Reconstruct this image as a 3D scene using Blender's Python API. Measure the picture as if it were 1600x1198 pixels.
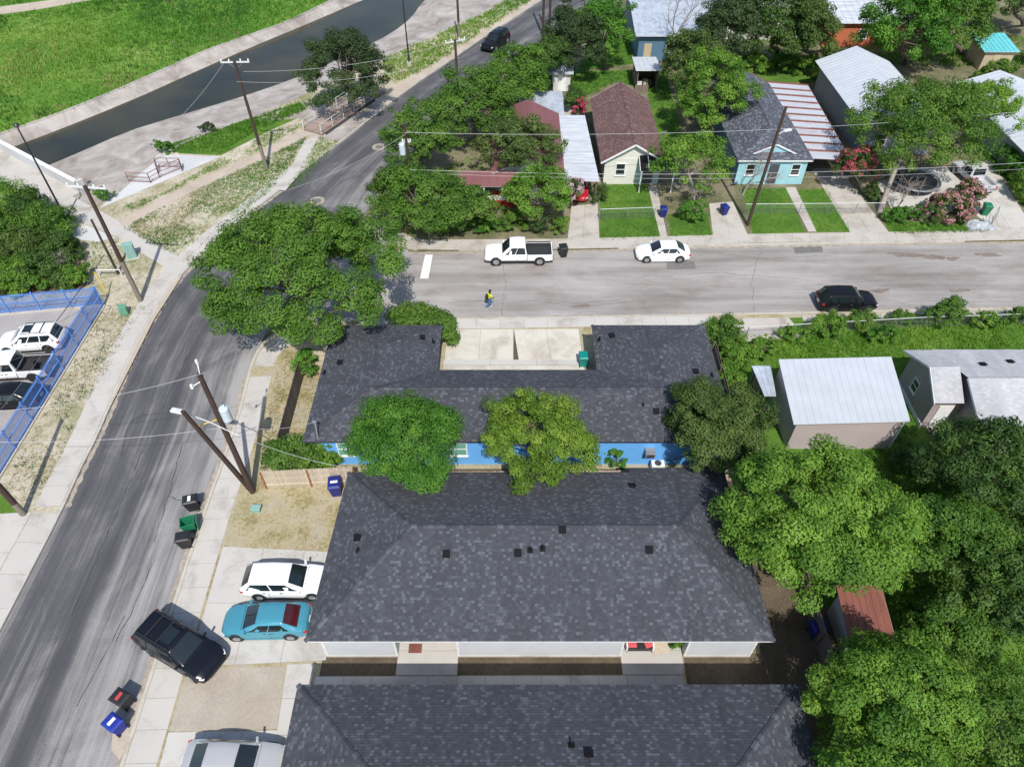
# Aerial view of a residential corner lot beside a concrete drainage channel.  Units: metres, X east, Y north.
import bpy, math, random
import numpy as np
from mathutils import Vector, Matrix, noise as mnoise
R = math.radians
random.seed(7)
for o in list(bpy.data.objects): bpy.data.objects.remove(o)
scene = bpy.context.scene
col = scene.collection
# ------------------------------------------------------------------ camera
cam = bpy.data.objects.new('camera', bpy.data.cameras.new('camera')); col.objects.link(cam)
cam.location = (0, 0, 37); cam.rotation_euler = (R(90 - 46.3), 0, 0)
cam.data.sensor_width = 36; cam.data.lens = 24.86; cam.data.clip_end = 3000
scene.camera = cam
# ------------------------------------------------------------------ sky and sun
SUN = Vector((-0.10, 0.755, -1.0)).normalized()
w = bpy.data.worlds.new('World'); scene.world = w; w.use_nodes = True
nt = w.node_tree; sky = nt.nodes.new('ShaderNodeTexSky'); sky.sky_type = 'NISHITA'; sky.sun_disc = False
sky.sun_elevation = math.asin(-SUN.z); sky.sun_rotation = math.atan2(-SUN.x, -SUN.y)
bg = nt.nodes['Background']; bg.inputs['Strength'].default_value = 0.14
nt.links.new(sky.outputs[0], bg.inputs['Color'])
sl = bpy.data.lights.new('sun', 'SUN'); sl.energy = 4.2; sl.angle = R(0.55); sl.color = (1.0, 0.965, 0.91)
sun = bpy.data.objects.new('sun', sl); col.objects.link(sun)
sun.rotation_euler = SUN.to_track_quat('-Z', 'Y').to_euler(); sun.location = (10, -75, 100)
vs = scene.view_settings; vs.view_transform = 'Standard'; vs.look = 'None'; vs.gamma = 1; vs.exposure = 0.20
vs.use_curve_mapping = False
# ------------------------------------------------------------------ mesh helpers
class MB:
    def __init__(s): s.v = []; s.f = []; s.uv = []; s.tint = []
    def add(s, vs, fs):
        n = len(s.v); s.v += [tuple(p) for p in vs]; s.f += [tuple(i + n for i in f) for f in fs]; return s
    def box(s, x0, x1, y0, y1, z0, z1):
        return s.add([(x0,y0,z0),(x1,y0,z0),(x1,y1,z0),(x0,y1,z0),(x0,y0,z1),(x1,y0,z1),(x1,y1,z1),(x0,y1,z1)],
                     [(3,2,1,0),(4,5,6,7),(0,1,5,4),(1,2,6,5),(2,3,7,6),(3,0,4,7)])
    def obox(s, c, size, rz=0, rx=0, ry=0):
        m = Matrix.Translation(c) @ Matrix.Rotation(rz,4,'Z') @ Matrix.Rotation(ry,4,'Y') @ Matrix.Rotation(rx,4,'X')
        a, b, d = size[0]/2, size[1]/2, size[2]/2
        return s.add([m @ Vector(p) for p in ((-a,-b,-d),(a,-b,-d),(a,b,-d),(-a,b,-d),(-a,-b,d),(a,-b,d),(a,b,d),(-a,b,d))],
                     [(3,2,1,0),(4,5,6,7),(0,1,5,4),(1,2,6,5),(2,3,7,6),(3,0,4,7)])
    def prism(s, poly, z0, z1, bottom=False):
        if area(poly) < 0: poly = poly[::-1]
        n = len(poly)
        vs = [(p[0],p[1],z0) for p in poly] + [(p[0],p[1],z1) for p in poly]
        fs = [tuple(range(n, 2*n))] + [(i,(i+1)%n,n+(i+1)%n,n+i) for i in range(n)]
        if bottom: fs.append(tuple(range(n-1,-1,-1)))
        return s.add(vs, fs)
    def sheet(s, poly, z):
        if area(poly) < 0: poly = poly[::-1]
        return s.add([(p[0],p[1],z) for p in poly], [tuple(range(len(poly)))])
    def beam(s, a, b, wd, ht):
        a, b = Vector(a), Vector(b); d = (b-a).normalized()
        up = Vector((0,0,1)) if abs(d.z) < 0.95 else Vector((1,0,0))
        x = d.cross(up).normalized()*wd/2; y = x.cross(d).normalized()*ht/2
        return s.add([a-x-y,a+x-y,a+x+y,a-x+y,b-x-y,b+x-y,b+x+y,b-x+y],
                     [(0,1,2,3),(7,6,5,4),(0,4,5,1),(1,5,6,2),(2,6,7,3),(3,7,4,0)])
    def tube(s, pts, rad, n=6, cap=True):
        pts = [Vector(p) for p in pts]
        if not isinstance(rad, (list,tuple)): rad = [rad]*len(pts)
        base = len(s.v)
        for i, p in enumerate(pts):
            d = (pts[min(i+1,len(pts)-1)] - pts[max(i-1,0)])
            d = d.normalized() if d.length > 1e-6 else Vector((0,0,1))
            up = Vector((0,0,1)) if abs(d.z) < 0.9 else Vector((1,0,0))
            x = d.cross(up).normalized(); y = d.cross(x).normalized()
            for k in range(n):
                a = 2*math.pi*k/n
                s.v.append(tuple(p + (x*math.cos(a) + y*math.sin(a))*rad[i]))
        for i in range(len(pts)-1):
            for k in range(n):
                a = base+i*n+k; b = base+i*n+(k+1)%n
                s.f.append((a,a+n,b+n,b))
        if cap:
            s.f.append(tuple(base+k for k in range(n))); s.f.append(tuple(base+(len(pts)-1)*n+k for k in range(n-1,-1,-1)))
        return s
    def loft(s, A, B, uv=False):
        """strip between two equally long 3D polylines"""
        n = len(s.v)
        for a, b in zip(A, B): s.v += [tuple(a), tuple(b)]
        v = 0.0; vv = [0.0]
        for i in range(1, len(A)):
            v += ((Vector(A[i])+Vector(B[i]))/2 - (Vector(A[i-1])+Vector(B[i-1]))/2).length; vv.append(v)
        for i in range(len(A)-1):
            s.f.append((n+2*i, n+2*i+1, n+2*i+3, n+2*i+2))
            s.uv.append([(0,vv[i]),(1,vv[i]),(1,vv[i+1]),(0,vv[i+1])])
        return s
def area(p): return sum(p[i][0]*p[(i+1)%len(p)][1]-p[(i+1)%len(p)][0]*p[i][1] for i in range(len(p)))/2
def link(o, parent=None):
    col.objects.link(o)
    if parent is not None: o.parent = parent
    return o
def root_of(o):
    while o.parent is not None: o = o.parent
    return o
def build(name, mb, mat, parent=None, world=False, smooth=None, bevel=0):
    """one mesh object; world=True: vertices are in world axes and get moved into the root's frame"""
    vs_ = mb.v
    if parent is not None and world:
        o = root_of(parent).location; vs_ = [(p[0]-o[0],p[1]-o[1],p[2]-o[2]) for p in vs_]
    me = bpy.data.meshes.new(name); me.from_pydata(vs_, [], mb.f); me.update()
    if mb.uv and len(mb.uv) == len(mb.f):
        l = me.uv_layers.new(name='UVMap'); k = 0
        for fuv in mb.uv:
            for u in fuv: l.data[k].uv = u; k += 1
    if mb.tint and len(mb.tint) == len(mb.f):
        a = me.attributes.new('tint', 'FLOAT', 'FACE'); a.data.foreach_set('value', mb.tint)
    if mat is not None: me.materials.append(MAT[mat] if isinstance(mat, str) else mat)
    if smooth:
        me.polygons.foreach_set('use_smooth', [True]*len(me.polygons)); me.set_sharp_from_angle(angle=R(smooth))
    ob = link(bpy.data.objects.new(name, me), parent)
    if bevel:
        b = ob.modifiers.new('bevel', 'BEVEL'); b.width = bevel; b.segments = 2; b.limit_method = 'ANGLE'
    return ob
def tag(o, label, cat, group=None, kind=None):
    if label: o['label'] = label
    if cat: o['category'] = cat
    if group: o['group'] = group
    if kind: o['kind'] = kind
    return o
def struct(o, label=None):
    o['kind'] = 'structure'
    if label: o['label'] = label
    return o
def stuff(o, label=None, cat=None): 
    o['kind'] = 'stuff'
    if label: o['label'] = label
    if cat: o['category'] = cat
    return o
def thing(name, label, cat, loc=(0,0,0), rz=0, group=None):
    o = bpy.data.objects.new(name, None); o.empty_display_size = 0.3; link(o)
    o.location = (loc[0], loc[1], loc[2] if len(loc) > 2 else 0); o.rotation_euler = (0,0,rz)
    return tag(o, label, cat, group)
def piece(name, mesh, parent, loc, rz=0, scale=None):
    o = bpy.data.objects.new(name, mesh); link(o, parent); o.location = loc; o.rotation_euler = (0,0,rz)
    if scale: o.scale = scale
    return o
def copy_tree(o, parent=None):
    c = o.copy(); link(c, parent)
    for ch in list(o.children): copy_tree(ch, c)
    return c
def resample(poly, n):
    p = [Vector(q) for q in poly]; L = [0.0]
    for i in range(1, len(p)): L.append(L[-1] + (p[i]-p[i-1]).length)
    out = []; j = 0
    for k in range(n+1):
        t = L[-1]*k/n
        while j < len(p)-2 and L[j+1] < t: j += 1
        f = (t-L[j])/max(L[j+1]-L[j], 1e-9); out.append(tuple(p[j].lerp(p[j+1], min(max(f,0),1))))
    return out
def smooth_line(poly, it=2):
    for _ in range(it):
        q = [poly[0]]
        for a, b in zip(poly, poly[1:]):
            q.append(tuple(a[i]*.75+b[i]*.25 for i in range(len(a)))); q.append(tuple(a[i]*.25+b[i]*.75 for i in range(len(a))))
        q.append(poly[-1]); poly = q
    return poly
def offset(poly, d):
    """shift a 2D polyline to its left by d"""
    out = []
    for i, p in enumerate(poly):
        a = Vector(poly[max(i-1,0)][:2]); b = Vector(poly[min(i+1,len(poly)-1)][:2]); t = (b-a).normalized()
        out.append((p[0]-t.y*d, p[1]+t.x*d))
    return out
def z3(poly, z): return [(p[0],p[1],z) for p in poly]
# ------------------------------------------------------------------ materials
MAT = {}
def mk(name):
    m = bpy.data.materials.new(name); m.use_nodes = True; MAT[name] = m
    return m, m.node_tree, m.node_tree.nodes['Principled BSDF']
def N(nt, t, **kw):
    n = nt.nodes.new(t)
    for k, v in kw.items(): setattr(n, k, v)
    return n
def coord(nt, kind='Object', scale=(1,1,1)):
    if kind == 'World': out = N(nt, 'ShaderNodeNewGeometry').outputs['Position']
    elif kind == 'UV': out = N(nt, 'ShaderNodeUVMap').outputs[0]
    else: out = N(nt, 'ShaderNodeTexCoord').outputs[kind]
    mp = N(nt, 'ShaderNodeMapping'); mp.inputs['Scale'].default_value = scale
    nt.links.new(out, mp.inputs['Vector']); return mp.outputs[0]
def noise(nt, vec, scale, detail=4, rough=.6, dist=0):
    n = N(nt, 'ShaderNodeTexNoise'); n.inputs['Scale'].default_value = scale; n.inputs['Detail'].default_value = detail
    n.inputs['Roughness'].default_value = rough; n.inputs['Distortion'].default_value = dist
    nt.links.new(vec, n.inputs['Vector']); return n.outputs['Fac']
def ramp(nt, fac, stops, interp='LINEAR'):
    r = N(nt, 'ShaderNodeValToRGB'); r.color_ramp.interpolation = interp; e = r.color_ramp.elements
    while len(e) < len(stops): e.new(0.5)
    for el, (p, c) in zip(e, stops):
        el.position = p; el.color = (c[0],c[1],c[2],1) if not isinstance(c,(int,float)) else (c,c,c,1)
    nt.links.new(fac, r.inputs['Fac']); return r.outputs['Color']
def mix(nt, fac, a, b, mode='MIX'):
    m = N(nt, 'ShaderNodeMix', data_type='RGBA', blend_type=mode)
    for sock, val in ((m.inputs[0], fac), (m.inputs[6], a), (m.inputs[7], b)):
        if isinstance(val, (int,float)): sock.default_value = val
        elif isinstance(val, tuple): sock.default_value = (val[0],val[1],val[2],1)
        else: nt.links.new(val, sock)
    return m.outputs[2]
def math_(nt, op, a, b=None):
    m = N(nt, 'ShaderNodeMath', operation=op)
    for i, val in enumerate((a, b)):
        if val is None: continue
        if isinstance(val, (int,float)): m.inputs[i].default_value = val
        else: nt.links.new(val, m.inputs[i])
    return m.outputs[0]
def bump(nt, b, h, strength, dist=.02):
    n = N(nt, 'ShaderNodeBump'); n.inputs['Strength'].default_value = strength; n.inputs['Distance'].default_value = dist
    nt.links.new(h, n.inputs['Height']); nt.links.new(n.outputs[0], b.inputs['Normal'])
def plain(name, c, rough=.6, metal=0, var=.12, scale=2.5, bmp=0, kind='Object', stretch=(1,1,1), coat=0, spec=None, rnd=0):
    m, nt, b = mk(name); vec = coord(nt, kind, stretch)
    f = noise(nt, vec, scale, 5, .65)
    lo = tuple(x*(1-var) for x in c); hi = tuple(min(1,x*(1+var)) for x in c)
    out = ramp(nt, f, [(.3,lo),(.7,hi)])
    if rnd:
        oi = N(nt, 'ShaderNodeObjectInfo').outputs['Random']
        k = ramp(nt, oi, [(0,1-rnd),(1,1+rnd*.6)]); out = mix(nt, 1.0, out, k, 'MULTIPLY')
    nt.links.new(out, b.inputs['Base Color'])
    b.inputs['Roughness'].default_value = rough; b.inputs['Metallic'].default_value = metal
    if coat: b.inputs['Coat Weight'].default_value = coat; b.inputs['Coat Roughness'].default_value = .05
    if spec is not None: b.inputs['Specular IOR Level'].default_value = spec
    if bmp: bump(nt, b, noise(nt, vec, scale*8, 4), bmp)
    return m
def earth(name, stops, s1=.35, s2=4, rough=.95, bmp=.5, w2=.5, kind='World'):
    """ground cover: two noises drive one ramp"""
    m, nt, b = mk(name); vec = coord(nt, kind)
    a = noise(nt, vec, s1, 6, .62, .4); c = noise(nt, vec, s2, 5, .7); d = noise(nt, vec, s2*7, 3, .7)
    f = math_(nt, 'ADD', math_(nt, 'MULTIPLY', a, 1-w2), math_(nt, 'MULTIPLY', math_(nt,'ADD',math_(nt,'MULTIPLY',c,.6),math_(nt,'MULTIPLY',d,.4)), w2))
    nt.links.new(ramp(nt, f, stops), b.inputs['Base Color']); b.inputs['Roughness'].default_value = rough
    b.inputs['Specular IOR Level'].default_value = .2
    bump(nt, b, math_(nt,'ADD',c,d), bmp, .05); return m
def leafmat(name, cols, trans=.42):
    m, nt, b = mk(name)
    at = N(nt, 'ShaderNodeAttribute', attribute_name='tint')
    c = ramp(nt, at.outputs['Fac'], [(i/(len(cols)-1), k) for i, k in enumerate(cols)])
    nt.links.new(c, b.inputs['Base Color']); b.inputs['Roughness'].default_value = .55; b.inputs['Specular IOR Level'].default_value = .25
    t = N(nt, 'ShaderNodeBsdfTranslucent'); k = mix(nt, 1.0, c, (1.15,1.25,.6), 'MULTIPLY'); nt.links.new(k, t.inputs['Color'])
    ms = N(nt, 'ShaderNodeMixShader'); ms.inputs[0].default_value = trans
    nt.links.new(b.outputs[0], ms.inputs[1]); nt.links.new(t.outputs[0], ms.inputs[2])
    nt.links.new(ms.outputs[0], nt.nodes['Material Output'].inputs['Surface']); return m
def shingles(name, dark, mid, light, wid=.30, row=.15, cut=(.35,.72,.9)):
    m, nt, b = mk(name); vec = coord(nt, 'UV')
    br = N(nt, 'ShaderNodeTexBrick'); br.inputs['Scale'].default_value = 1; br.inputs['Brick Width'].default_value = wid
    br.inputs['Row Height'].default_value = row; br.inputs['Mortar Size'].default_value = .006; br.inputs['Mortar Smooth'].default_value = .3
    br.inputs['Color1'].default_value = (0,0,0,1); br.inputs['Color2'].default_value = (1,1,1,1); br.inputs['Mortar'].default_value = (.1,.1,.1,1)
    br.offset = .37; br.offset_frequency = 2; br.squash = .8; br.squash_frequency = 3
    nt.links.new(vec, br.inputs['Vector'])
    big = noise(nt, vec, .6, 4, .6); fine = noise(nt, vec, 22, 3, .7)
    f = math_(nt, 'ADD', br.outputs['Color'], math_(nt, 'MULTIPLY', math_(nt,'SUBTRACT',big,.5), .35))
    f = math_(nt, 'ADD', f, math_(nt, 'MULTIPLY', math_(nt,'SUBTRACT',fine,.5), .35))
    c = ramp(nt, f, [(cut[0],dark),(cut[1],mid),(cut[2],light)])
    wv = N(nt,'ShaderNodeMapping'); wv.inputs['Scale'].default_value = (.55,.16,1); nt.links.new(vec, wv.inputs['Vector'])
    c = mix(nt, 1.0, c, ramp(nt, noise(nt, wv.outputs[0], 1.3, 5, .62), [(.3,.80),(.7,1.12)]), 'MULTIPLY')
    nt.links.new(c, b.inputs['Base Color']); b.inputs['Roughness'].default_value = .85; b.inputs['Specular IOR Level'].default_value = .25
    bump(nt, b, math_(nt,'ADD',br.outputs['Color'],fine), .35, .01); return m
def paint(name, c, rough=.2, metal=0, coat=.3): return plain(name, c, rough, metal, .03, 1.5, 0, coat=coat if sum(c) > .1 else 0, spec=.5 if sum(c) > .1 else .28)
# --- ground covers
earth('verge', [(.36,(.13,.16,.055)),(.44,(.28,.26,.15)),(.51,(.44,.39,.29)),(.60,(.58,.53,.44))], .3, 3.2, w2=.6)
earth('dry_lawn', [(.37,(.14,.15,.055)),(.45,(.29,.24,.12)),(.52,(.42,.36,.23)),(.60,(.34,.32,.28)),(.68,(.46,.42,.34))], .45, 4.5, w2=.6)
earth('yard', [(.34,(.06,.08,.03)),(.46,(.12,.12,.06)),(.56,(.22,.19,.12)),(.68,(.30,.26,.19))], .2, 3, w2=.5)
earth('soil', [(.34,(.06,.045,.032)),(.5,(.11,.085,.058)),(.66,(.18,.14,.10))], .5, 5, w2=.6)
earth('lawn', [(.34,(.05,.10,.018)),(.5,(.08,.17,.022)),(.62,(.14,.22,.04)),(.72,(.24,.22,.11))], .35, 4, w2=.5)
earth('field', [(.34,(.04,.12,.016)),(.46,(.08,.19,.024)),(.56,(.15,.25,.04)),(.66,(.30,.31,.13))], .09, 1.6, w2=.45)
earth('gravel', [(.32,(.30,.25,.20)),(.5,(.40,.35,.285)),(.68,(.50,.45,.38))], .4, 6, w2=.6)
earth('path', [(.34,(.36,.29,.23)),(.5,(.44,.37,.30)),(.68,(.52,.45,.38))], .3, 5, w2=.4, bmp=.15)
earth('lot', [(.34,(.26,.245,.235)),(.5,(.33,.31,.30)),(.68,(.40,.375,.35))], .3, 5, w2=.4, bmp=.15)
def concrete(name, c, stain, amount=.5, s=.5, rnd=.06):
    m, nt, b = mk(name); vec = coord(nt, 'World')
    a = noise(nt, vec, s, 6, .65, .6); d = noise(nt, vec, 9, 4, .7)
    f = math_(nt, 'ADD', math_(nt,'MULTIPLY',a,.75), math_(nt,'MULTIPLY',d,.25))
    k = ramp(nt, f, [(.36,stain),(.36+.3*amount,tuple(x*.93 for x in c)),(.72,c)])
    oi = N(nt, 'ShaderNodeObjectInfo').outputs['Random']
    k = mix(nt, 1.0, k, ramp(nt, oi, [(0,1-rnd),(1,1)]), 'MULTIPLY')
    nt.links.new(k, b.inputs['Base Color']); b.inputs['Roughness'].default_value = .9; b.inputs['Specular IOR Level'].default_value = .25
    bump(nt, b, d, .2, .01); return m
concrete('walk', (.52,.49,.45), (.36,.33,.29), .4)
concrete('drive', (.54,.515,.475), (.37,.34,.30), .4, .35)
concrete('drive_old', (.50,.46,.41), (.32,.28,.23), .5, .4)
concrete('bank', (.52,.48,.44), (.22,.185,.16), .95, .34, 0)
concrete('drive_cream', (.61,.575,.49), (.40,.35,.27), .55, .45)
concrete('plaza', (.58,.58,.57), (.42,.42,.42), .5, .2, 0)
concrete('kerb', (.50,.47,.42), (.34,.30,.25), .5, .8, 0)
plain('joint', (.16,.14,.12), .95)
# --- roads
def road_main():
    m, nt, b = mk('asphalt_main'); uv = N(nt,'ShaderNodeUVMap').outputs[0]; sep = N(nt,'ShaderNodeSeparateXYZ'); nt.links.new(uv, sep.inputs[0])
    def mp(sx, sy):
        k = N(nt,'ShaderNodeMapping'); k.inputs['Scale'].default_value = (sx,sy,1); nt.links.new(uv, k.inputs['Vector']); return k.outputs[0]
    st = noise(nt, mp(34,.09), 1, 6, .75); st2 = noise(nt, mp(9,.035), 1, 4, .6); blot = noise(nt, mp(3,.22), 1, 5, .6, .8); fine = noise(nt, coord(nt,'World'), 14, 4, .75)
    lat = ramp(nt, sep.outputs['X'], [(0,.7),(.04,.25),(.10,.0),(.22,.25),(.33,.38),(.42,.0),(.49,.0),(.57,.75),(.68,.55),(.80,.80),(.93,1.0)])
    along = ramp(nt, math_(nt,'DIVIDE',sep.outputs['Y'],130.0), [(0,.55),(.16,.5),(.34,.75),(.42,.7),(.6,.5),(1,.25)])
    f = math_(nt,'ADD', math_(nt,'MULTIPLY',st,.50), math_(nt,'MULTIPLY',st2,.50))
    f = math_(nt,'ADD', f, math_(nt,'MULTIPLY', math_(nt,'SUBTRACT',math_(nt,'MULTIPLY',lat,along),.18), .62))
    f = math_(nt,'ADD', f, math_(nt,'MULTIPLY', math_(nt,'SUBTRACT',blot,.5), .45))
    f = math_(nt,'ADD', f, math_(nt,'MULTIPLY', math_(nt,'SUBTRACT',fine,.5), .30))
    c = ramp(nt, f, [(.30,(.066,.065,.071)),(.45,(.098,.095,.100)),(.57,(.18,.174,.172)),(.76,(.32,.305,.295))])
    nt.links.new(c, b.inputs['Base Color']); b.inputs['Roughness'].default_value = .85; b.inputs['Specular IOR Level'].default_value = .3
    bump(nt, b, fine, .3, .01)
road_main()
def road_cross():
    m, nt, b = mk('asphalt_cross'); 
    st = noise(nt, coord(nt,'World',(.05,.9,1)), 1, 6, .7); big = noise(nt, coord(nt,'World',(.10,.30,1)), 1, 5, .6, .5); fine = noise(nt, coord(nt,'World'), 12, 4, .75)
    crack = N(nt,'ShaderNodeTexVoronoi', feature='DISTANCE_TO_EDGE'); crack.inputs['Scale'].default_value = .22
    wob = N(nt,'ShaderNodeTexNoise'); wob.inputs['Scale'].default_value = 1.2; wv = coord(nt,'World'); nt.links.new(wv, wob.inputs['Vector'])
    nt.links.new(mix(nt, .25, wv, wob.outputs['Color'], 'ADD'), crack.inputs['Vector'])
    f = math_(nt,'ADD', math_(nt,'MULTIPLY',st,.45), math_(nt,'MULTIPLY',big,.55)); f = math_(nt,'ADD', f, math_(nt,'MULTIPLY', math_(nt,'SUBTRACT',fine,.5), .22))
    c = ramp(nt, f, [(.32,(.17,.150,.135)),(.43,(.255,.235,.218)),(.53,(.325,.302,.285)),(.68,(.44,.415,.39))])
    stain = ramp(nt, noise(nt, coord(nt,'World',(.35,.8,1)), .55, 5, .6), [(.55,0.0),(.70,1.0)])
    c = mix(nt, math_(nt,'MULTIPLY',stain,.6), c, (.20,.15,.12))
    line = ramp(nt, crack.outputs['Distance'], [(0,1.0),(.004,.8),(.010,0.0)])
    c = mix(nt, math_(nt,'MULTIPLY',line,.10), c, (.12,.11,.10))
    nt.links.new(c, b.inputs['Base Color']); b.inputs['Roughness'].default_value = .9; b.inputs['Specular IOR Level'].default_value = .25
    bump(nt, b, fine, .3, .01)
road_cross()
plain('road_patch', (.15,.145,.14), .9, var=.2, scale=5, kind='World')
plain('road_paint', (.74,.73,.70), .7, var=.12, scale=6, kind='World')
plain('tactile', (.38,.20,.16), .9, kind='World')
plain('tar', (.035,.035,.040), .7, var=.2, scale=5, kind='World')
plain('mud', (.19,.155,.13), .95, var=.25, scale=3, kind='World')
plain('gutter_dirt', (.33,.285,.23), .95, var=.3, scale=3, kind='World')
plain('sand', (.42,.36,.28), .95, var=.15, scale=4, kind='World')
# --- water
def water():
    m, nt, b = mk('water'); vec = coord(nt,'World',(.3,.6,1))
    c = ramp(nt, noise(nt, coord(nt,'World'), .12, 4, .5), [(.35,(.026,.029,.022)),(.6,(.050,.048,.028))])
    nt.links.new(c, b.inputs['Base Color']); b.inputs['Roughness'].default_value = .09; b.inputs['IOR'].default_value = 1.28
    bump(nt, b, noise(nt, vec, 2.2, 4, .5), .12, .05)
water()
# --- roofs
shingles('roof_slate', (.051,.054,.064), (.066,.070,.083), (.112,.118,.139), wid=.19, row=.15, cut=(.20,.74,1.08))
shingles('roof_maroon', (.13,.075,.07), (.17,.10,.092), (.22,.14,.13), .25, .14)
shingles('roof_grey', (.075,.082,.10), (.10,.11,.135), (.19,.20,.23))
shingles('roof_pale', (.40,.40,.42), (.43,.43,.45), (.47,.47,.48), .3, .15)
plain('roof_vent', (.010,.010,.012), .85, spec=.15)
plain('metal_dull', (.46,.485,.52), .5, .0, .06, .7, kind='World')
plain('metal_white', (.50,.525,.56), .45, .0, .22, 1.2, kind='World', stretch=(.3,2,1))
plain('metal_white_clean', (.50,.535,.58), .4, .0, .05, .8, kind='World')
plain('metal_galv', (.50,.55,.61), .42, .3, .22, 1.5, kind='World')
def rusty(name, a, r, lo=.5, hi=.68):
    m, nt, b = mk(name); f = noise(nt, coord(nt,'World',(.25,.9,1)), .9, 6, .7)
    nt.links.new(ramp(nt, f, [(lo,a),(hi,r)]), b.inputs['Base Color']); b.inputs['Roughness'].default_value = .55
rusty('metal_rusty', (.46,.49,.54), (.30,.16,.12), .52, .80)
plain('rust', (.20,.075,.055), .8, var=.3, scale=2, kind='World')
plain('metal_maroon', (.20,.085,.085), .5, var=.15, scale=1, kind='World', stretch=(2,.2,1))
plain('metal_turq', (.13,.50,.52), .45, var=.15, scale=1, kind='World')
plain('metal_red', (.20,.07,.05), .6, var=.25, scale=1.5, kind='World', stretch=(2,.4,1))
# --- walls
def siding(name, c, step=.2, rough=.6, axis='Z', dark=.75):
    m, nt, b = mk(name); vec = coord(nt,'World'); sep = N(nt,'ShaderNodeSeparateXYZ'); nt.links.new(vec, sep.inputs[0])
    fr = math_(nt,'FRACT', math_(nt,'DIVIDE', sep.outputs[axis], step))
    n = noise(nt, vec, .8, 5, .6)
    k = ramp(nt, n, [(.3,tuple(x*.88 for x in c)),(.7,c)])
    nt.links.new(k, b.inputs['Base Color']); b.inputs['Roughness'].default_value = rough; bump(nt, b, fr, .6, .02)
siding('wall_white', (.62,.64,.66)); siding('wall_blue', (.15,.44,.88)); siding('wall_cream', (.70,.70,.62)); siding('wall_aqua', (.33,.60,.66))
siding('wall_pink', (.40,.33,.32), .22, axis='Z'); siding('wall_pinkv', (.46,.39,.38), .22, axis='X'); siding('wall_grey', (.30,.31,.33)); siding('wall_mint', (.42,.50,.48)); siding('wall_tan', (.52,.42,.29))
siding('wall_orange', (.50,.15,.07)); siding('wall_dkblue', (.10,.19,.28)); siding('wall_shed', (.60,.60,.57))
plain('trim_white', (.74,.74,.73), .5); plain('trim_dark', (.05,.05,.06), .5); plain('door_dark', (.07,.07,.08), .45); plain('red_paint', (.42,.03,.03), .5)
plain('glass_dark', (.02,.025,.03), .08, var=.1, spec=.6); plain('glass_green', (.16,.36,.28), .2); plain('glass_car', (.012,.018,.02), .06, var=.1, spec=.7, coat=.3)
plain('rear_red', (.06,.012,.014), .08, spec=.7)
# --- wood and metal
plain('pole_wood', (.055,.032,.024), .85, var=.35, scale=2, stretch=(6,6,.4), bmp=.4)
plain('pole_pale', (.20,.165,.135), .9, var=.25, scale=2, stretch=(6,6,.4))
plain('fence_new', (.50,.42,.32), .85, var=.2, scale=2, stretch=(4,4,.5), rnd=.18)
plain('fence_old', (.165,.13,.105), .9, var=.3, scale=2, stretch=(4,4,.5), rnd=.25)
plain('fence_post', (.30,.13,.055), .85, var=.2)
plain('bridge_wood', (.34,.255,.21), .85, var=.2, scale=1.5, rnd=.2)
plain('steel_white', (.60,.61,.61), .5); plain('steel', (.35,.36,.37), .45, .5); plain('steel_black', (.02,.02,.022), .45); plain('wire', (.20,.20,.21), .5); plain('wire_pale', (.36,.36,.36), .5)
plain('rail_rust', (.24,.11,.085), .8, var=.3); plain('fence_blue', (.10,.25,.62), .45, var=.1); plain('insulator', (.75,.75,.74), .4); plain('cabinet', (.22,.38,.34), .6); plain('cabinet_green', (.12,.30,.20), .6)
plain('transformer', (.50,.58,.62), .45); plain('yellow', (.75,.55,.03), .5); plain('tarp', (.33,.35,.38), .6, var=.4, scale=4)
plain('bark', (.13,.10,.08), .95, var=.3, scale=3, bmp=.5, stretch=(3,3,.6)); plain('bark_pale', (.27,.235,.20), .95, var=.25, scale=3)
plain('twig', (.26,.225,.20), .95, var=.2)
# --- vehicles and bins
for n_, c_, mt in (('paint_white',(.80,.80,.80),0),('paint_black',(.008,.009,.011),0),('paint_navy',(.008,.010,.016),0),('paint_teal',(.07,.29,.38),.2),('paint_silver',(.50,.50,.50),.3),('paint_grey',(.52,.52,.53),.1),('paint_red',(.36,.01,.02),0)): paint(n_, c_, metal=mt)
plain('tyre', (.014,.014,.014), .85); plain('rim', (.42,.42,.43), .35, .6); plain('rim_dark', (.07,.07,.075), .4, .5); plain('plastic', (.022,.022,.024), .6); plain('chrome', (.6,.6,.6), .2, .9)
plain('lamp_clear', (.62,.64,.66), .15, coat=.5); plain('lamp_red', (.42,.012,.014), .2, coat=.5); plain('plate', (.7,.7,.7), .5); plain('liner', (.03,.03,.033), .7)
plain('bin_black', (.018,.018,.020), .5, bmp=.1); plain('bin_green', (.012,.16,.075), .5); plain('bin_blue', (.012,.030,.26), .5); plain('bin_navy', (.010,.018,.16), .5); plain('bin_teal', (.0,.22,.18), .5); plain('label_white', (.75,.75,.75), .6); plain('label_red', (.5,.05,.05), .6)
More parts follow.
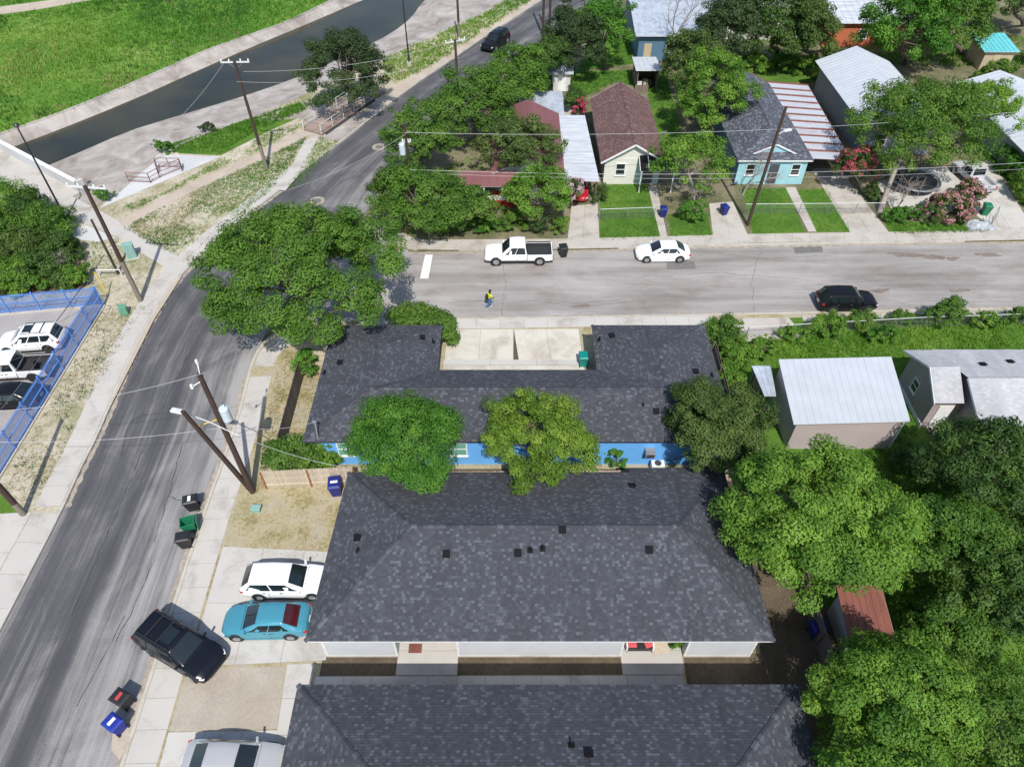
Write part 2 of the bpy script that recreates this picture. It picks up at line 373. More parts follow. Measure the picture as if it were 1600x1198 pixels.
# --- foliage
leafmat('leaf_oak', [(.042,.11,.018),(.105,.215,.030),(.19,.33,.052)])
leafmat('leaf_dark', [(.034,.080,.020),(.074,.148,.030),(.13,.215,.048)])
leafmat('leaf_channel', [(.030,.060,.022),(.058,.100,.034),(.100,.150,.055)])
leafmat('leaf_bright', [(.055,.145,.020),(.140,.275,.034),(.27,.42,.065)])
leafmat('leaf_yellow', [(.075,.155,.018),(.16,.275,.032),(.30,.41,.065)])
leafmat('leaf_fern', [(.036,.12,.016),(.085,.225,.028),(.19,.36,.048)])
leafmat('leaf_olive', [(.046,.092,.024),(.098,.158,.038),(.17,.235,.062)])
leafmat('leaf_willow', [(.048,.118,.020),(.108,.212,.032),(.19,.30,.056)])
leafmat('leaf_pink', [(.30,.10,.13),(.48,.20,.24),(.62,.34,.36)], .25)
leafmat('leaf_red', [(.26,.03,.06),(.42,.06,.10),(.55,.12,.15)], .25)
leafmat('leaf_lilac', [(.45,.30,.38),(.6,.45,.52)], .25)
leafmat('blade_field', [(.045,.15,.018),(.090,.24,.026),(.19,.33,.045),(.36,.38,.13)], .42)
leafmat('blade_lawn', [(.040,.14,.015),(.080,.22,.020),(.15,.30,.034)], .4)
leafmat('blade_dark', [(.025,.095,.016),(.045,.14,.022),(.085,.19,.034)], .35)
leafmat('blade_dry', [(.09,.12,.035),(.20,.18,.08),(.34,.28,.15)], .2)
leafmat('blade_weed', [(.06,.17,.018),(.13,.28,.026),(.25,.38,.05)], .42)
# ================================================================== ground, roads, channel
LE = [(-27.8,-60),(-27.8,-20),(-27.8,10),(-27.8,20)] + [(-27.80,24.62),(-27.99,27.31),(-28.04,31.36),(-28.46,35.29),(-28.73,40.79),(-28.44,46.32),(-27.68,49.83),(-26.13,54.15),(-24.28,58.36),(-22.44,62.37),(-20.49,66.99),(-18.26,71.48),(-14.77,79.38),(-11.69,85.90),(-8.18,92.19),(-3.50,101.17),(0.00,107.12),(4.32,114.97),(10.25,125.27),(17.58,137.05)]
RE_LOW = [(-18.5,-60),(-18.5,0),(-18.7,10),(-19.0,20)] + [(-19.07,25.09),(-19.02,28.87),(-19.06,32.52),(-19.40,36.60)]
RE_UP = [(-13.22,58.69),(-12.76,63.34),(-10.27,70.77),(-5.93,79.87),(0.00,90.03),(7.05,102.32),(15.86,114.97),(24.61,125.27),(34.07,137.05)]
RE = RE_LOW + [(-19.43,38.99),(-18.92,43.07),(-17.45,48.48),(-15.56,53.45)] + RE_UP
LE = smooth_line(LE); RE = smooth_line(RE)
CORNER_S = [(-19.40,36.60),(-19.43,38.22),(-19.08,39.91),(-18.00,41.24),(-16.15,41.99),(-13.17,42.29),(-9.13,42.45),(0.00,42.60),(14.92,42.99),(41.30,43.86)] + [(150,46.5)]
CORNER_T = [(150,57.0)] + [(45.95,53.16),(22.83,52.57),(5.38,51.80),(-7.91,51.61),(-9.95,52.18),(-11.35,53.45),(-12.37,55.48),(-13.22,58.69)]
NEAR_TOP = [(-140,40)] + [(-50.09,50.29),(-43.81,57.27),(-39.15,58.36),(-37.08,68.71),(-33.63,73.35),(-29.05,77.45),(-24.47,83.59),(-16.74,93.20),(-9.56,102.79),(-4.62,109.14),(-0.96,114.97),(5.13,125.27)] + [(20,230)]
FAR_TOP = [(-150,80)] + [(-59.93,67.78),(-55.84,72.91),(-53.53,75.44),(-51.19,78.25),(-47.90,82.90),(-44.01,89.26),(-40.34,95.68),(-35.16,101.86),(-31.65,105.89),(-26.91,114.97),(-20.70,126.86)] + [(-20,250)]
WZ = -0.95
NEAR_W = [(-142,52)] + [(-55.71,59.30),(-49.40,67.78),(-46.80,71.17),(-43.40,75.99),(-39.11,79.44),(-31.37,85.74),(-25.85,91.55),(-20.08,99.89),(-17.00,104.95),(-15.04,110.64),(-14.16,116.52),(-11.46,126.90)] + [(10,232)]
FAR_W = [(-148,76)] + [(-59.61,66.22),(-55.12,71.17),(-53.00,73.31),(-45.95,82.76),(-40.85,90.96),(-34.97,100.11),(-29.89,107.37),(-24.29,115.70),(-16.67,126.90)] + [(-14,245)]
gz = -0.15
K = 90
ft, fw, nw, ntp = [resample(smooth_line(q,1), K) for q in (FAR_TOP, FAR_W, NEAR_W, NEAR_TOP)]
g = MB().sheet(ntp + [(500,300),(500,-250),(-500,-250),(-500,20)], gz); struct(build('ground', g, 'yard'))
f = MB().sheet(ft + [(-60,600),(-600,600),(-600,60)], 0.0); struct(build('grass_field', f, 'field'))
def blk(name, poly, mat): return struct(build(name, MB().prism(poly, gz-.05, 0.0), mat))
ntb = [p for p in NEAR_TOP]
cut = [p for p in LE]
blk('verge_ground', [p for p in LE[:-6]] + list(reversed([q for q in ntp if q[1] < 118])) + [(-200,40),(-200,-60)], 'verge')
blk('yard_ground', list(reversed(RE_UP))[0:0] + RE_UP + [(60,300),(150,300)] + CORNER_T, 'yard')
blk('lot_ground', RE_LOW + CORNER_S + [(150,-60)], 'dry_lawn')
# channel lining and water
mb = MB().loft(z3(ft,-.004), z3(fw,WZ-.04)); struct(build('channel_bank', mb, 'bank'))
mb = MB().loft(z3(nw,WZ-.04), z3(ntp,-.004)); struct(build('channel_bank', mb, 'bank'))
mb = MB().loft(z3(offset(fw,.25),WZ), z3(offset(nw,-.35),WZ)); wt = struct(build('water', mb, 'water'))
# thin concrete lip along the two banks
for ln, s in ((ft,1),(ntp,-1)):
    mb = MB().loft(z3(offset(ln,.35*s),.03), z3(offset(ln,-.05*s),.03)); mb.loft(z3(offset(ln,-.05*s),.03), z3(offset(ln,-.05*s),-.2)); struct(build('channel_lip', mb, 'bank'))
def part_line(line, y0, y1): return [p for p in line if y0 <= p[1] <= y1]
# roads
A, B = resample(LE, 90), resample(RE, 90)
mb = MB().loft(z3(A,-.138), z3(B,-.138)); struct(build('main_road', mb, 'asphalt_main'))
cs = [(-17.73,37.94),(-16.72,42.29),(-9.13,42.45),(0.00,42.60),(14.92,42.99),(41.30,43.86)] + [(150,46.6)] + CORNER_T[:4] + [(-9.03,51.51),(-14.49,57.82)]
struct(build('cross_street', MB().sheet(cs, -.143), 'asphalt_cross'))
# main road meets the side street on a worn seam, repair patches, paint
for i, (pl, mt) in enumerate((([(13.50,50.11),(15.84,50.20),(15.81,49.11),(13.22,49.02)],'road_patch'),([(25.06,52.37),(27.65,52.47),(27.47,51.51),(24.94,51.32)],'road_patch'))):
    struct(build('road_patch', MB().sheet(pl, -.1385), mt))
struct(build('stop_line', MB().sheet([(-7.64,51.13),(-6.97,51.13),(-7.08,47.77),(-7.79,47.77)], -.1385), 'road_paint'))
struct(build('sand_drift', MB().sheet([(-19.78,11.90),(-19.11,12.66),(-18.81,13.60),(-18.52,13.44),(-18.66,11.45),(-18.90,10.44),(-19.47,10.87)], -.132), 'sand'))
# tar seals and cracks
random.seed(21)
def seal(pl, wd, mat, z, jit=.25):
    pts = resample([tuple(p) for p in pl], max(6, int(sum((Vector(a)-Vector(b)).length for a, b in zip(pl, pl[1:]))/.5)))
    pts = [(p[0]+random.gauss(0,jit*.35),p[1]+random.gauss(0,jit*.35)) for p in pts]; pts = smooth_line(pts,1); w1 = [wd*random.uniform(.4,1.3) for _ in pts]
    A = [(p[0],p[1]) for p in offset(pts,1)]; L_, R2 = [], []
    for p, q, k in zip(pts, A, w1): d = (Vector(q)-Vector(p)).normalized()*k/2; L_.append((p[0]+d.x,p[1]+d.y,z)); R2.append((p[0]-d.x,p[1]-d.y,z))
    m = MB().loft(L_, R2); m.uv = []; return struct(build('crack_seal', m, mat))
for i, pl in enumerate(([(-25.82,28.76),(-26.11,29.95),(-26.40,31.65),(-25.99,32.35),(-24.34,32.70)], [(-21.71,25.81),(-21.18,25.43),(-20.42,25.33)], [(-24.35,17.73),(-24.46,24.39),(-24.64,31.65),(-24.40,39.34)], [(-21.32,16.28),(-21.06,18.87),(-21.05,20.88)], [(-22.94,57.82),(-20.86,62.37),(-17.25,67.38),(-15.00,70.35)], [(-20.66,55.69),(-18.74,61.19),(-15.54,64.82)], [(-21.39,22.36),(-21.71,25.81),(-22.11,29.95)], [(-21.97,12.97),(-21.79,14.91),(-21.35,17.73)])): seal(pl, .05, 'tar', -.1345-.0003*i, .12)
for i, pl in enumerate(([(-0.76,42.60),(-0.54,47.17),(-0.90,51.32)], [(5.42,43.86),(9.66,44.82),(10.95,44.66)], [(18.00,51.23),(22.33,50.57),(28.03,50.94)], [(19.41,42.99),(20.14,47.17),(22.16,52.18)], [(-5.21,44.66),(0.00,44.99),(5.20,44.50),(10.51,45.31)], [(10.85,48.04),(17.99,48.48),(24.36,47.86)], [(31.28,44.66),(36.56,44.82),(41.70,44.66)], [(28.46,47.17),(35.19,47.86),(40.89,47.34)])): seal(pl, .05, 'road_patch', -.1395-.0003*i)
def blob(c, rx, ry, mat, z, seed):
    r = random.Random(seed); n = 40; ph = [r.uniform(0,6.28) for _ in range(5)]; pl = []
    for i in range(n):
        a = 2*math.pi*i/n; k = 1+sum(.22/(j+1)*math.sin((j+2)*a+ph[j]) for j in range(5))+r.gauss(0,.06); pl.append((c[0]+rx*k*math.cos(a), c[1]+ry*k*math.sin(a)))
    return struct(build('mud_stain', MB().sheet(pl, z), mat))
for i, (c, rx, ry) in enumerate((((34.72,51.13),1.5,.35),((37.03,50.76),.8,.4),((38.52,50.57),.6,.25),((41.85,51.13),1.2,.25),((37.14,46.15),1.0,.2),((30.51,46.15),.7,.3),((5.60,44.18),.8,.2))): blob(c, rx, ry, 'mud', -.1397-.0002*i, 50+i)
for i, ln_ in enumerate((offset(part_line(LE,24,62),-.16), offset(part_line(RE,2,36),.2), offset([(-9.03,51.51),(5.38,51.80),(22.83,52.57),(45.95,53.16)],-.16), offset([(-9.13,42.45),(0.00,42.60),(14.92,42.99),(41.30,43.86)],.16))): seal(ln_, .34, 'gutter_dirt', -.1325-.0004*i, .06)
# manholes
for px in ((-14.18,70.35), (-18.79,59.81)):
    m = thing('manhole_cover', 'round manhole cover in the dark road ' + ('by the footbridge' if px[1] > 66 else 'behind the big oak'), 'manhole', (px[0],px[1],-.137))
    rg = MB(); ring = [(math.cos(a)*.75,math.sin(a)*.75) for a in np.linspace(0,2*math.pi,24,endpoint=False)]
    rg.prism(ring,0,.012); build('collar', rg, 'gutter_dirt', m)
    rg = MB(); rg.prism([(p[0]*.55,p[1]*.55) for p in ring],.012,.02); build('lid', rg, 'road_patch', m)
# ---- kerbs
def kerb(line, side, w_=.17):
    o = MB(); inn = offset(line, w_*side); out = offset(line, -.004*side)
    o.loft(z3(out,gz), z3(out,.012)); o.loft(z3(out,.012), z3(inn,.012)); o.loft(z3(inn,.012), z3(inn,-.05)); o.uv = []
    return struct(build('kerb', o, 'kerb'))
kerb(LE, 1); kerb(smooth_line(RE_LOW + CORNER_S[1:-1] + [(150,46.5)],1), -1); kerb(smooth_line(list(CORNER_T) + RE_UP[1:],1), -1)
# ---- sidewalks of separate slabs
def slabs(name, A, B, size, z=.016, mat='walk', gap=.018):
    """paved strip between two polylines: a dark bed and one object for each slab"""
    LA = sum((Vector(a)-Vector(b)).length for a, b in zip(A, A[1:])); n = max(1, round(LA/size))
    A, B = resample(A, n), resample(B, n)
    base = MB().loft(z3(A,.004), z3(B,.004)); base.uv = []; par = struct(build(name, base, 'joint'))
    for i in range(n):
        g0 = gap/max((Vector(A[i+1])-Vector(A[i])).length, .01)
        q = [Vector(A[i]).lerp(Vector(A[i+1]),g0), Vector(B[i]).lerp(Vector(B[i+1]),g0), Vector(B[i+1]), Vector(A[i+1])]
        c = sum((Vector((p[0],p[1])) for p in q), Vector((0,0)))/4
        s_ = MB().prism([(p[0]-c.x,p[1]-c.y) for p in q], .0, z+random.uniform(-.004,.004))
        o = build('slab', s_, mat, par); o.location = (c.x,c.y,0)
    return par
def panels(name, poly4, nx, ny, z=.014, mat='drive', gap=.02):
    """quad (a,b,c,d) cut into nx by ny slabs"""
    a, b, c, d = [Vector(p) for p in poly4]
    base = MB().sheet([tuple(p) for p in (a,b,c,d)], .004); par = struct(build(name, base, 'joint'))
    at = lambda u, v: a.lerp(b,u).lerp(d.lerp(c,u),v)
    lu = (b-a).length; lv = (d-a).length
    for i in range(nx):
        for j in range(ny):
            u0, u1, v0, v1 = i/nx+(gap/2/lu), (i+1)/nx-(gap/2/lu), j/ny+(gap/2/lv), (j+1)/ny-(gap/2/lv)
            q = [at(u0,v0),at(u1,v0),at(u1,v1),at(u0,v1)]; m_ = sum(q, Vector((0,0)))/4
            o = build('slab', MB().prism([(p.x-m_.x,p.y-m_.y) for p in q], 0, z+random.uniform(-.003,.003)), mat, par); o.location = (m_.x,m_.y,0)
    return par
sw = part_line(LE, 24.5, 66); slabs('sidewalk', offset(sw,.20), offset(sw,1.75), 1.55)
sw = part_line(LE, 79.5, 140); slabs('sidewalk', offset(sw,.25), offset(sw,1.7), 1.8, mat='path')
sw = [(-18.6,-8)] + part_line(RE, -7, 36) ; slabs('sidewalk', offset(sw,-.22), offset(sw,-1.75), 1.5)
kl = [(45.95,53.16),(22.83,52.57),(5.38,51.80),(-7.91,51.61),(-9.95,52.18),(-11.16,53.25)]; slabs('sidewalk', [(60,53.7)] + offset(kl,-.2), [(60,55.1)] + offset(kl,-1.55), 1.6, mat='drive_old')
struct(build('tactile_paving', MB().sheet([(-11.11,52.86),(-10.14,52.37),(-9.40,51.89),(-10.29,51.70),(-11.21,52.28)], .02), 'tactile'))
sw = [(-19.35,37.13),(-19.28,38.78),(-18.72,40.06),(-17.48,41.16)]; slabs('sidewalk', offset(sw,-.22), offset(sw,-1.7), 1.5)
kl = [(-12.16,42.29),(-9.13,42.45),(0.00,42.60),(14.92,42.99),(15.84,42.99)]; slabs('sidewalk', offset(kl,-.2), offset(kl,-1.25), 1.9, mat='drive')
kl = [(23.01,43.07),(34.97,43.54),(41.26,43.78)] + [(60,44.4)]; slabs('sidewalk', offset(kl,-.2), offset(kl,-.95), 1.8, mat='drive_old')
# ---- driveways and walks
panels('driveway', [(-29.6,16.0),(-33.0,16.0),(-33.0,24.2),(-29.6,24.4)], 2, 3, mat='walk')
panels('driveway_apron', [(-27.82,16.0),(-29.55,16.0),(-29.55,24.4),(-27.9,24.3)], 1, 4, mat='walk')
panels('driveway', [(-17.15,22.0),(-9.8,21.6),(-9.8,15.2),(-16.95,14.85)], 3, 2)
panels('driveway', [(-16.9,11.65),(-11.45,11.75),(-11.4,7.5),(-16.7,7.5)], 3, 1)
panels('driveway', [(-5.2,33.4),(5.4,33.4),(5.3,37.15),(-5.1,37.15)], 2, 1, mat='drive_cream', z=.05)
panels('driveway_edge', [(-5.1,37.18),(5.3,37.18),(5.3,37.75),(-5.1,37.75)], 3, 1, mat='drive', z=.075)
panels('driveway', [(-5.05,37.78),(.1,37.78),(.1,41.2),(-5.0,41.2)], 2, 1, mat='drive_cream', z=.02); panels('driveway', [(.5,37.78),(5.3,37.78),(5.2,41.25),(.15,41.2)], 2, 1, mat='drive_cream', z=.02)
struct(build('soil_wedge', MB().sheet([(.1,37.78),(.5,37.78),(.14,41.0)], .012), 'soil'))
struct(build('sand_yard', MB().sheet([(-16.93,14.82),(-11.95,14.85),(-11.6,11.8),(-16.88,11.68)], .006), 'gravel'))
panels('side_walk', [(-11.8,15.0),(-10.35,15.05),(-10.25,8),(-11.35,8)], 1, 4, mat='walk')
panels('court_walk', [(-10.2,12.9),(8.9,13.1),(8.9,14.42),(-10.2,14.36)], 13, 1, mat='walk')
panels('porch_slab', [(-6.05,14.42),(-2.85,14.42),(-2.85,17.0),(-6.0,17.0)], 1, 2, z=.03, mat='walk')
panels('porch_slab', [(5.75,14.45),(8.95,14.45),(9.05,17.0),(5.75,17.0)], 1, 2, z=.03, mat='walk')
struct(build('soil_bed', MB().sheet([(-10.0,14.38),(-6.06,14.4),(-6.0,15.4),(-10.0,15.4)], .005), 'soil'))
struct(build('soil_bed', MB().sheet([(-2.84,14.42),(5.74,14.45),(5.74,15.4),(-2.84,15.4)], .005), 'soil'))
struct(build('soil_bed', MB().sheet([(8.97,12.2),(16.2,12.2),(16.2,15.6),(9.05,15.6)], .005), 'soil'))
struct(build('soil_bed', MB().sheet([(13.2,-3),(17.5,-3),(17.5,30.0),(14.4,30.0),(13.2,15.7)], .003), 'soil'))
struct(build('soil_strip', MB().sheet([(-9.6,25.2),(14,25.7),(14,27.7),(-9.6,27.7)], .004), 'soil'))
struct(build('weed_ground', MB().sheet([(15.42,42.14),(25.47,42.76),(41.14,43.54)] + [(60,44),(60,-5),(17.5,-5),(17.5,27),(14.3,27.5)], .005), 'lawn'))
struct(build('old_drive', MB().sheet([(15.72,42.37),(21.96,42.60),(22.76,40.06),(17.91,39.77),(16.98,41.16)], .011), 'drive_old'))
panels('driveway', [(4.91,52.67),(7.84,52.86),(8.20,59.14),(5.66,58.69)], 2, 3, mat='drive_old')
panels('garden_walk', [(13.38,53.55),(14.02,53.55),(14.28,62.37),(13.38,62.25)], 1, 8, mat='drive_old')
panels('driveway', [(18.06,52.96),(21.37,53.16),(21.18,59.47),(18.84,59.14)], 2, 3, mat='drive_old')
panels('garden_walk', [(26.97,54.45),(27.73,54.45),(27.93,62.13),(26.89,62.02)], 1, 6, mat='drive_old')
panels('driveway', [(30.75,53.55),(34.34,53.75),(33.34,65.83),(30.52,65.57)], 2, 5, mat='drive_old')
panels('driveway', [(43.41,53.85),(47.56,54.05),(49.62,67.38),(44.32,65.83)], 2, 5, mat='drive')
struct(build('patio', MB().sheet([(36.24,62.97),(35.91,57.82),(39.90,56.53),(42.73,58.92),(43.57,56.74),(44.29,55.48),(45.76,65.83),(41.83,65.83)], .008), 'drive'))
struct(build('patio', MB().sheet([(4.69,82.38),(7.06,82.72),(8.11,77.14),(5.02,75.90)], .008), 'drive_old'))
for i, pl in enumerate(([(8.60,62.37),(13.53,62.85),(13.31,53.45),(7.91,52.96)], [(14.64,57.27),(18.41,57.49),(18.08,53.65),(14.25,53.55)], [(22.59,61.66),(26.96,62.02),(26.65,54.35),(21.79,53.95)],
     [(27.77,61.54),(31.08,61.90),(31.11,54.45),(27.64,54.35)], [(34.70,57.82),(35.61,56.21),(40.14,55.69),(43.47,56.53),(44.10,55.07),(43.02,54.25),(34.22,54.05)], [(7.44,89.26),(19.32,90.03),(18.47,68.71),(15.92,67.38),(16.13,84.12),(12.50,86.27),(8.71,82.38),(7.24,77.14),(6.72,80.69)],
     [(11.28,100.04),(16.05,100.04),(15.48,91.59),(8.00,89.26)], [(49.89,67.38),(54.40,67.38),(51.33,56.74),(48.19,56.21)], [(28.73,92.59),(40.23,92.59),(37.01,85.90),(31.26,86.27)])):
    struct(build('lawn', MB().sheet(pl, .006+.0006*i), 'lawn'))
struct(build('parking_lot', MB().sheet([(-33.2,26),(-33.05,43.9),(-80,43.9),(-80,26)], .006), 'lot'))
struct(build('lawn', MB().sheet([(-37.48,29.41),(-32.28,25.81),(-29.99,24.39),(-30.88,23.02),(-33.25,21.72)], .007), 'lawn'))
# paths on the verge
def path(pl, z, mat='path'): return struct(build('path', MB().sheet(pl, z), mat))
path([(-43.95,58.92),(-43.20,60.84),(-36.50,56.21),(-27.93,49.74),(-28.73,48.30),(-35.69,53.65),(-39.25,55.69)], .011, 'walk')
path([(-36.46,56.11),(-35.57,57.71),(-33.50,60.50),(-31.79,62.97),(-26.83,68.58),(-22.58,74.84),(-21.09,72.62),(-26.44,66.99),(-31.23,61.19),(-34.76,56.32),(-35.44,54.96)], .014)
path([(-22.31,73.50),(-20.97,73.06),(-21.28,65.07),(-22.17,61.43),(-23.60,61.66),(-22.55,65.83)], .0125, 'walk')
path([(-78.04,108.12),(-75.39,112.00),(-68.35,115.25),(-62.57,115.25),(-69.25,110.95),(-73.83,108.88),(-76.72,105.65)], .012, 'path')
path([(-39.17,55.48),(-35.61,53.45),(-37.22,52.86),(-39.76,53.45),(-39.99,54.66)], .009, 'plaza')
path([(-39.11,58.25),(-30.37,68.04),(-37.03,68.58)], .012, 'plaza')
path([(-29.36,45.90),(-27.93,48.04),(-28.36,42.29),(-28.18,32.82),(-29.07,32.82),(-29.72,41.16)], .005, 'sand')
for i, pl in enumerate(([(-34.93,68.71),(-30.45,68.31),(-26.70,73.64),(-23.31,77.77),(-24.64,80.69),(-28.98,77.14),(-33.59,73.20),(-37.17,70.35)],)):
    struct(build('lawn', MB().sheet(pl, .008+.0006*i), 'lawn'))
# ================================================================== buildings
def clip(poly, v, keep_above):
    out = []
    for i in range(len(poly)):
        a, b = poly[i], poly[(i+1)%len(poly)]
        ia = (a[1] >= v-1e-9) if keep_above else (a[1] <= v+1e-9); ib = (b[1] >= v-1e-9) if keep_above else (b[1] <= v+1e-9)
        if ia: out.append(a)
        if ia != ib:
            t = (v-a[1])/(b[1]-a[1]); out.append((a[0]+(b[0]-a[0])*t, v))
    return out
def roof_face(mb, pts, row=.15, step=.016):
    """shingled plane: pts start with the eave edge; every course is a real overlapping strip"""
    p = [Vector(q) for q in pts]; u = (p[1]-p[0]).normalized(); n = (p[1]-p[0]).cross(p[2]-p[0]).normalized()
    if n.z < 0: n = -n
    v = n.cross(u)
    if v.z < 0: v = -v
    o = p[0]; q2 = [((q-o).dot(u),(q-o).dot(v)) for q in p]; top = max(q[1] for q in q2); k = 0
    off = o.dot(u)
    while k*row < top-1e-4:
        a, b = k*row, min((k+1)*row, top); s = clip(clip(q2, a, True), b, False)
        s2 = []
        for q in s:
            if not s2 or (abs(q[0]-s2[-1][0])+abs(q[1]-s2[-1][1])) > 1e-5: s2.append(q)
        if len(s2) > 2 and abs(s2[0][0]-s2[-1][0])+abs(s2[0][1]-s2[-1][1]) < 1e-5: s2.pop()
        if len(s2) > 2:
            base = len(mb.v)
            for q in s2: mb.v.append(tuple(o+u*q[0]+v*q[1]+n*(step*(1-(q[1]-a)/row)+.002)))
            ids = tuple(range(base, base+len(s2)))
            nn = (Vector(mb.v[ids[1]])-Vector(mb.v[ids[0]])).cross(Vector(mb.v[ids[2]])-Vector(mb.v[ids[0]]))
            if nn.dot(n) < 0: ids = ids[::-1]; s2 = s2[::-1]
            mb.f.append(ids); mb.uv.append([(q[0]+off,q[1]+.001) for q in s2])
            lo = [q for q in s2 if abs(q[1]-a) < 1e-5]
            if len(lo) >= 2:
                x0, x1 = min(q[0] for q in lo), max(q[0] for q in lo); base = len(mb.v)
                for x, h in ((x0,0),(x1,0),(x1,step+.002),(x0,step+.002)): mb.v.append(tuple(o+u*x+v*a+n*h))
                mb.f.append((base,base+1,base+2,base+3)); mb.uv.append([(x0+off,a),(x1+off,a),(x1+off,a+.004),(x0+off,a+.004)])
        k += 1
    return mb
def ridge_caps(mb, a, b, wd=.26, ln=.3):
    """overlapping cap shingles along a ridge or hip"""
    a, b = Vector(a), Vector(b); d = (b-a); L = d.length; d.normalize(); n = int(L/ln); side = d.cross(Vector((0,0,1))).normalized()*wd/2
    up = side.cross(d).normalized(); up = up if up.z > 0 else -up
    for i in range(n):
        p, q = a+d*(i*ln), a+d*min(L,(i+1.1)*ln); base = len(mb.v); j = random.uniform(0,.006)
        for pt, h in ((p,.052+j),(q,.036)): mb.v += [tuple(pt-side+up*(h-.045)),tuple(pt+up*h),tuple(pt+side+up*(h-.045))]
        off = random.uniform(0,40)
        for f_ in ((0,1,4,3),(1,2,5,4),(0,2,1)):
            mb.f.append(tuple(base+t for t in f_)); mb.uv.append([(off+.02*t,off) for t in range(len(f_))])
def hip_roof(t, x0, x1, y0, y1, ze, zr, mat='roof_slate', inset=None, caps=True):
    """hip roof with its ridge along the longer side; eave outline x0..x1, y0..y1"""
    ym, xm = (y0+y1)/2, (x0+x1)/2; mb = MB()
    if x1-x0 >= y1-y0:
        i = inset if inset else (y1-y0)/2; a, b = (x0+i,ym,zr), (x1-i,ym,zr)
        faces = [[(x0,y0,ze),(x1,y0,ze),b,a],[(x1,y0,ze),(x1,y1,ze),b],[(x1,y1,ze),(x0,y1,ze),a,b],[(x0,y1,ze),(x0,y0,ze),a]]
        hips = [((x0,y0,ze),a),((x0,y1,ze),a),((x1,y0,ze),b),((x1,y1,ze),b),(a,b)]
    else:
        i = inset if inset else (x1-x0)/2; a, b = (xm,y0+i,zr), (xm,y1-i,zr)
        faces = [[(x0,y0,ze),(x1,y0,ze),a],[(x1,y0,ze),(x1,y1,ze),b,a],[(x1,y1,ze),(x0,y1,ze),b],[(x0,y1,ze),(x0,y0,ze),a,b]]
        hips = [((x0,y0,ze),a),((x1,y0,ze),a),((x0,y1,ze),b),((x1,y1,ze),b),(a,b)]
    for f_ in faces: roof_face(mb, f_)
    r = build('roof', mb, mat, t, world=True)
    if caps:
        cp = MB()
        for h in hips: ridge_caps(cp, *h)
        build('ridge_cap', cp, mat, r, world=True)
    return r
def soffit(t, r, x0, x1, y0, y1, ze, mat='trim_white'):
    m = MB().box(x0+.02,x1-.02,y0+.02,y1-.02,ze-.17,ze-.012); return build('fascia', m, mat, r, world=True)
def vent(t, p, tilt=0, kind='vent'):
    """box vent or pipe stack on a roof"""
    x, y, z = p; o = t.location
    if kind == 'vent':
        m = MB().obox((x,y,z+.06),(.30,.30,.12),rx=tilt); m.obox((x,y,z+.14),(.38,.40,.05),rx=tilt); 
    else:
        m = MB().tube([(x,y,z-.05),(x,y,z+.32)],.05,8); m.obox((x,y,z+.01),(.3,.3,.03),rx=tilt)
    return build('roof_vent' if kind == 'vent' else 'pipe_vent', m, 'roof_vent', t, world=True)
def wall_box(t, x0, x1, y0, y1, z0, z1, mat, name='wall'): return build(name, MB().box(x0,x1,y0,y1,z0,z1), mat, t, world=True)
def window(t, x, y, z, wd, ht, face='S', glass='glass_dark', frame='trim_white'):
    """window on a wall plane facing S or W or E; x,y,z is the sill centre on the wall"""
    d = {'S':(0,-1),'W':(-1,0),'E':(1,0)}[face]; f_ = MB(); g_ = MB(); s_ = MB(); fw_ = .07
    def bar(a0, a1, z0, z1, dep, m):
        if face == 'S': m.box(x+a0,x+a1,y-dep,y+.01,z0,z1)
        else: m.box(*(sorted((x,x+d[0]*dep))), y+a0,y+a1,z0,z1)
    for a0, a1, z0, z1 in ((-wd/2,-wd/2+fw_,z,z+ht),(wd/2-fw_,wd/2,z,z+ht),(-wd/2+fw_,wd/2-fw_,z,z+fw_),(-wd/2+fw_,wd/2-fw_,z+ht-fw_,z+ht),(-wd/2+fw_,wd/2-fw_,z+ht/2-.025,z+ht/2+.025)): bar(a0,a1,z0,z1,.06,f_)
    w_ = build('window', f_, frame, t, world=True); bar(-wd/2+fw_,wd/2-fw_,z+fw_,z+ht-fw_,.03,g_); build('pane', g_, glass, w_, world=True)
    bar(-wd/2-.05,wd/2+.05,z-.06,z-.002,.11,s_); build('sill', s_, frame, w_, world=True); return w_
def door(t, x, y, z, face='S', mat='door_dark', wd=.95, ht=2.05):
    m = MB().box(x-wd/2,x+wd/2,y-.05,y+.01,z,z+ht) if face == 'S' else MB().box(x-.05,x+.01,y-wd/2,y+wd/2,z,z+ht)
    d_ = build('door', m, mat, t, world=True)
    h_ = MB().obox((x+wd*.38,y-.09,z+1.0) if face == 'S' else (x-.09,y+wd*.38,z+1.0),(.06,.06,.12)); build('handle', h_, 'chrome', d_, world=True); return d_

# ---- long four-unit house in the middle
B = thing('apartment_house', 'long dark shingled hip roof with white walls, middle of three dark roofs', 'house', (1.4,20.2))
ZE, ZR = 2.9, 5.2
mb = MB(); y0, y1, xL, xR = 14.95, 25.25, -10.25, 13.0; ym = (y0+y1)/2; a, b = (xL+5.0,ym,ZR), (xR-4.3,ym,ZR)
for f_ in ([(xL,y0,ZE),(xR,y0,ZE),b,a],[(xR,y0,ZE),(xR-.35,y1,ZE),b],[(xR-.35,y1,ZE),(xL+.5,y1,ZE),a,b],[(xL+.5,y1,ZE),(xL,y0,ZE),a]): roof_face(mb, f_)
rB = build('roof', mb, 'roof_slate', B, world=True)
cp = MB()
for h in (((xL,y0,ZE),a),((xL+.5,y1,ZE),a),((xR,y0,ZE),b),((xR-.35,y1,ZE),b),(a,b)): ridge_caps(cp,*h)
build('ridge_cap', cp, 'roof_slate', rB, world=True)
mb = MB()
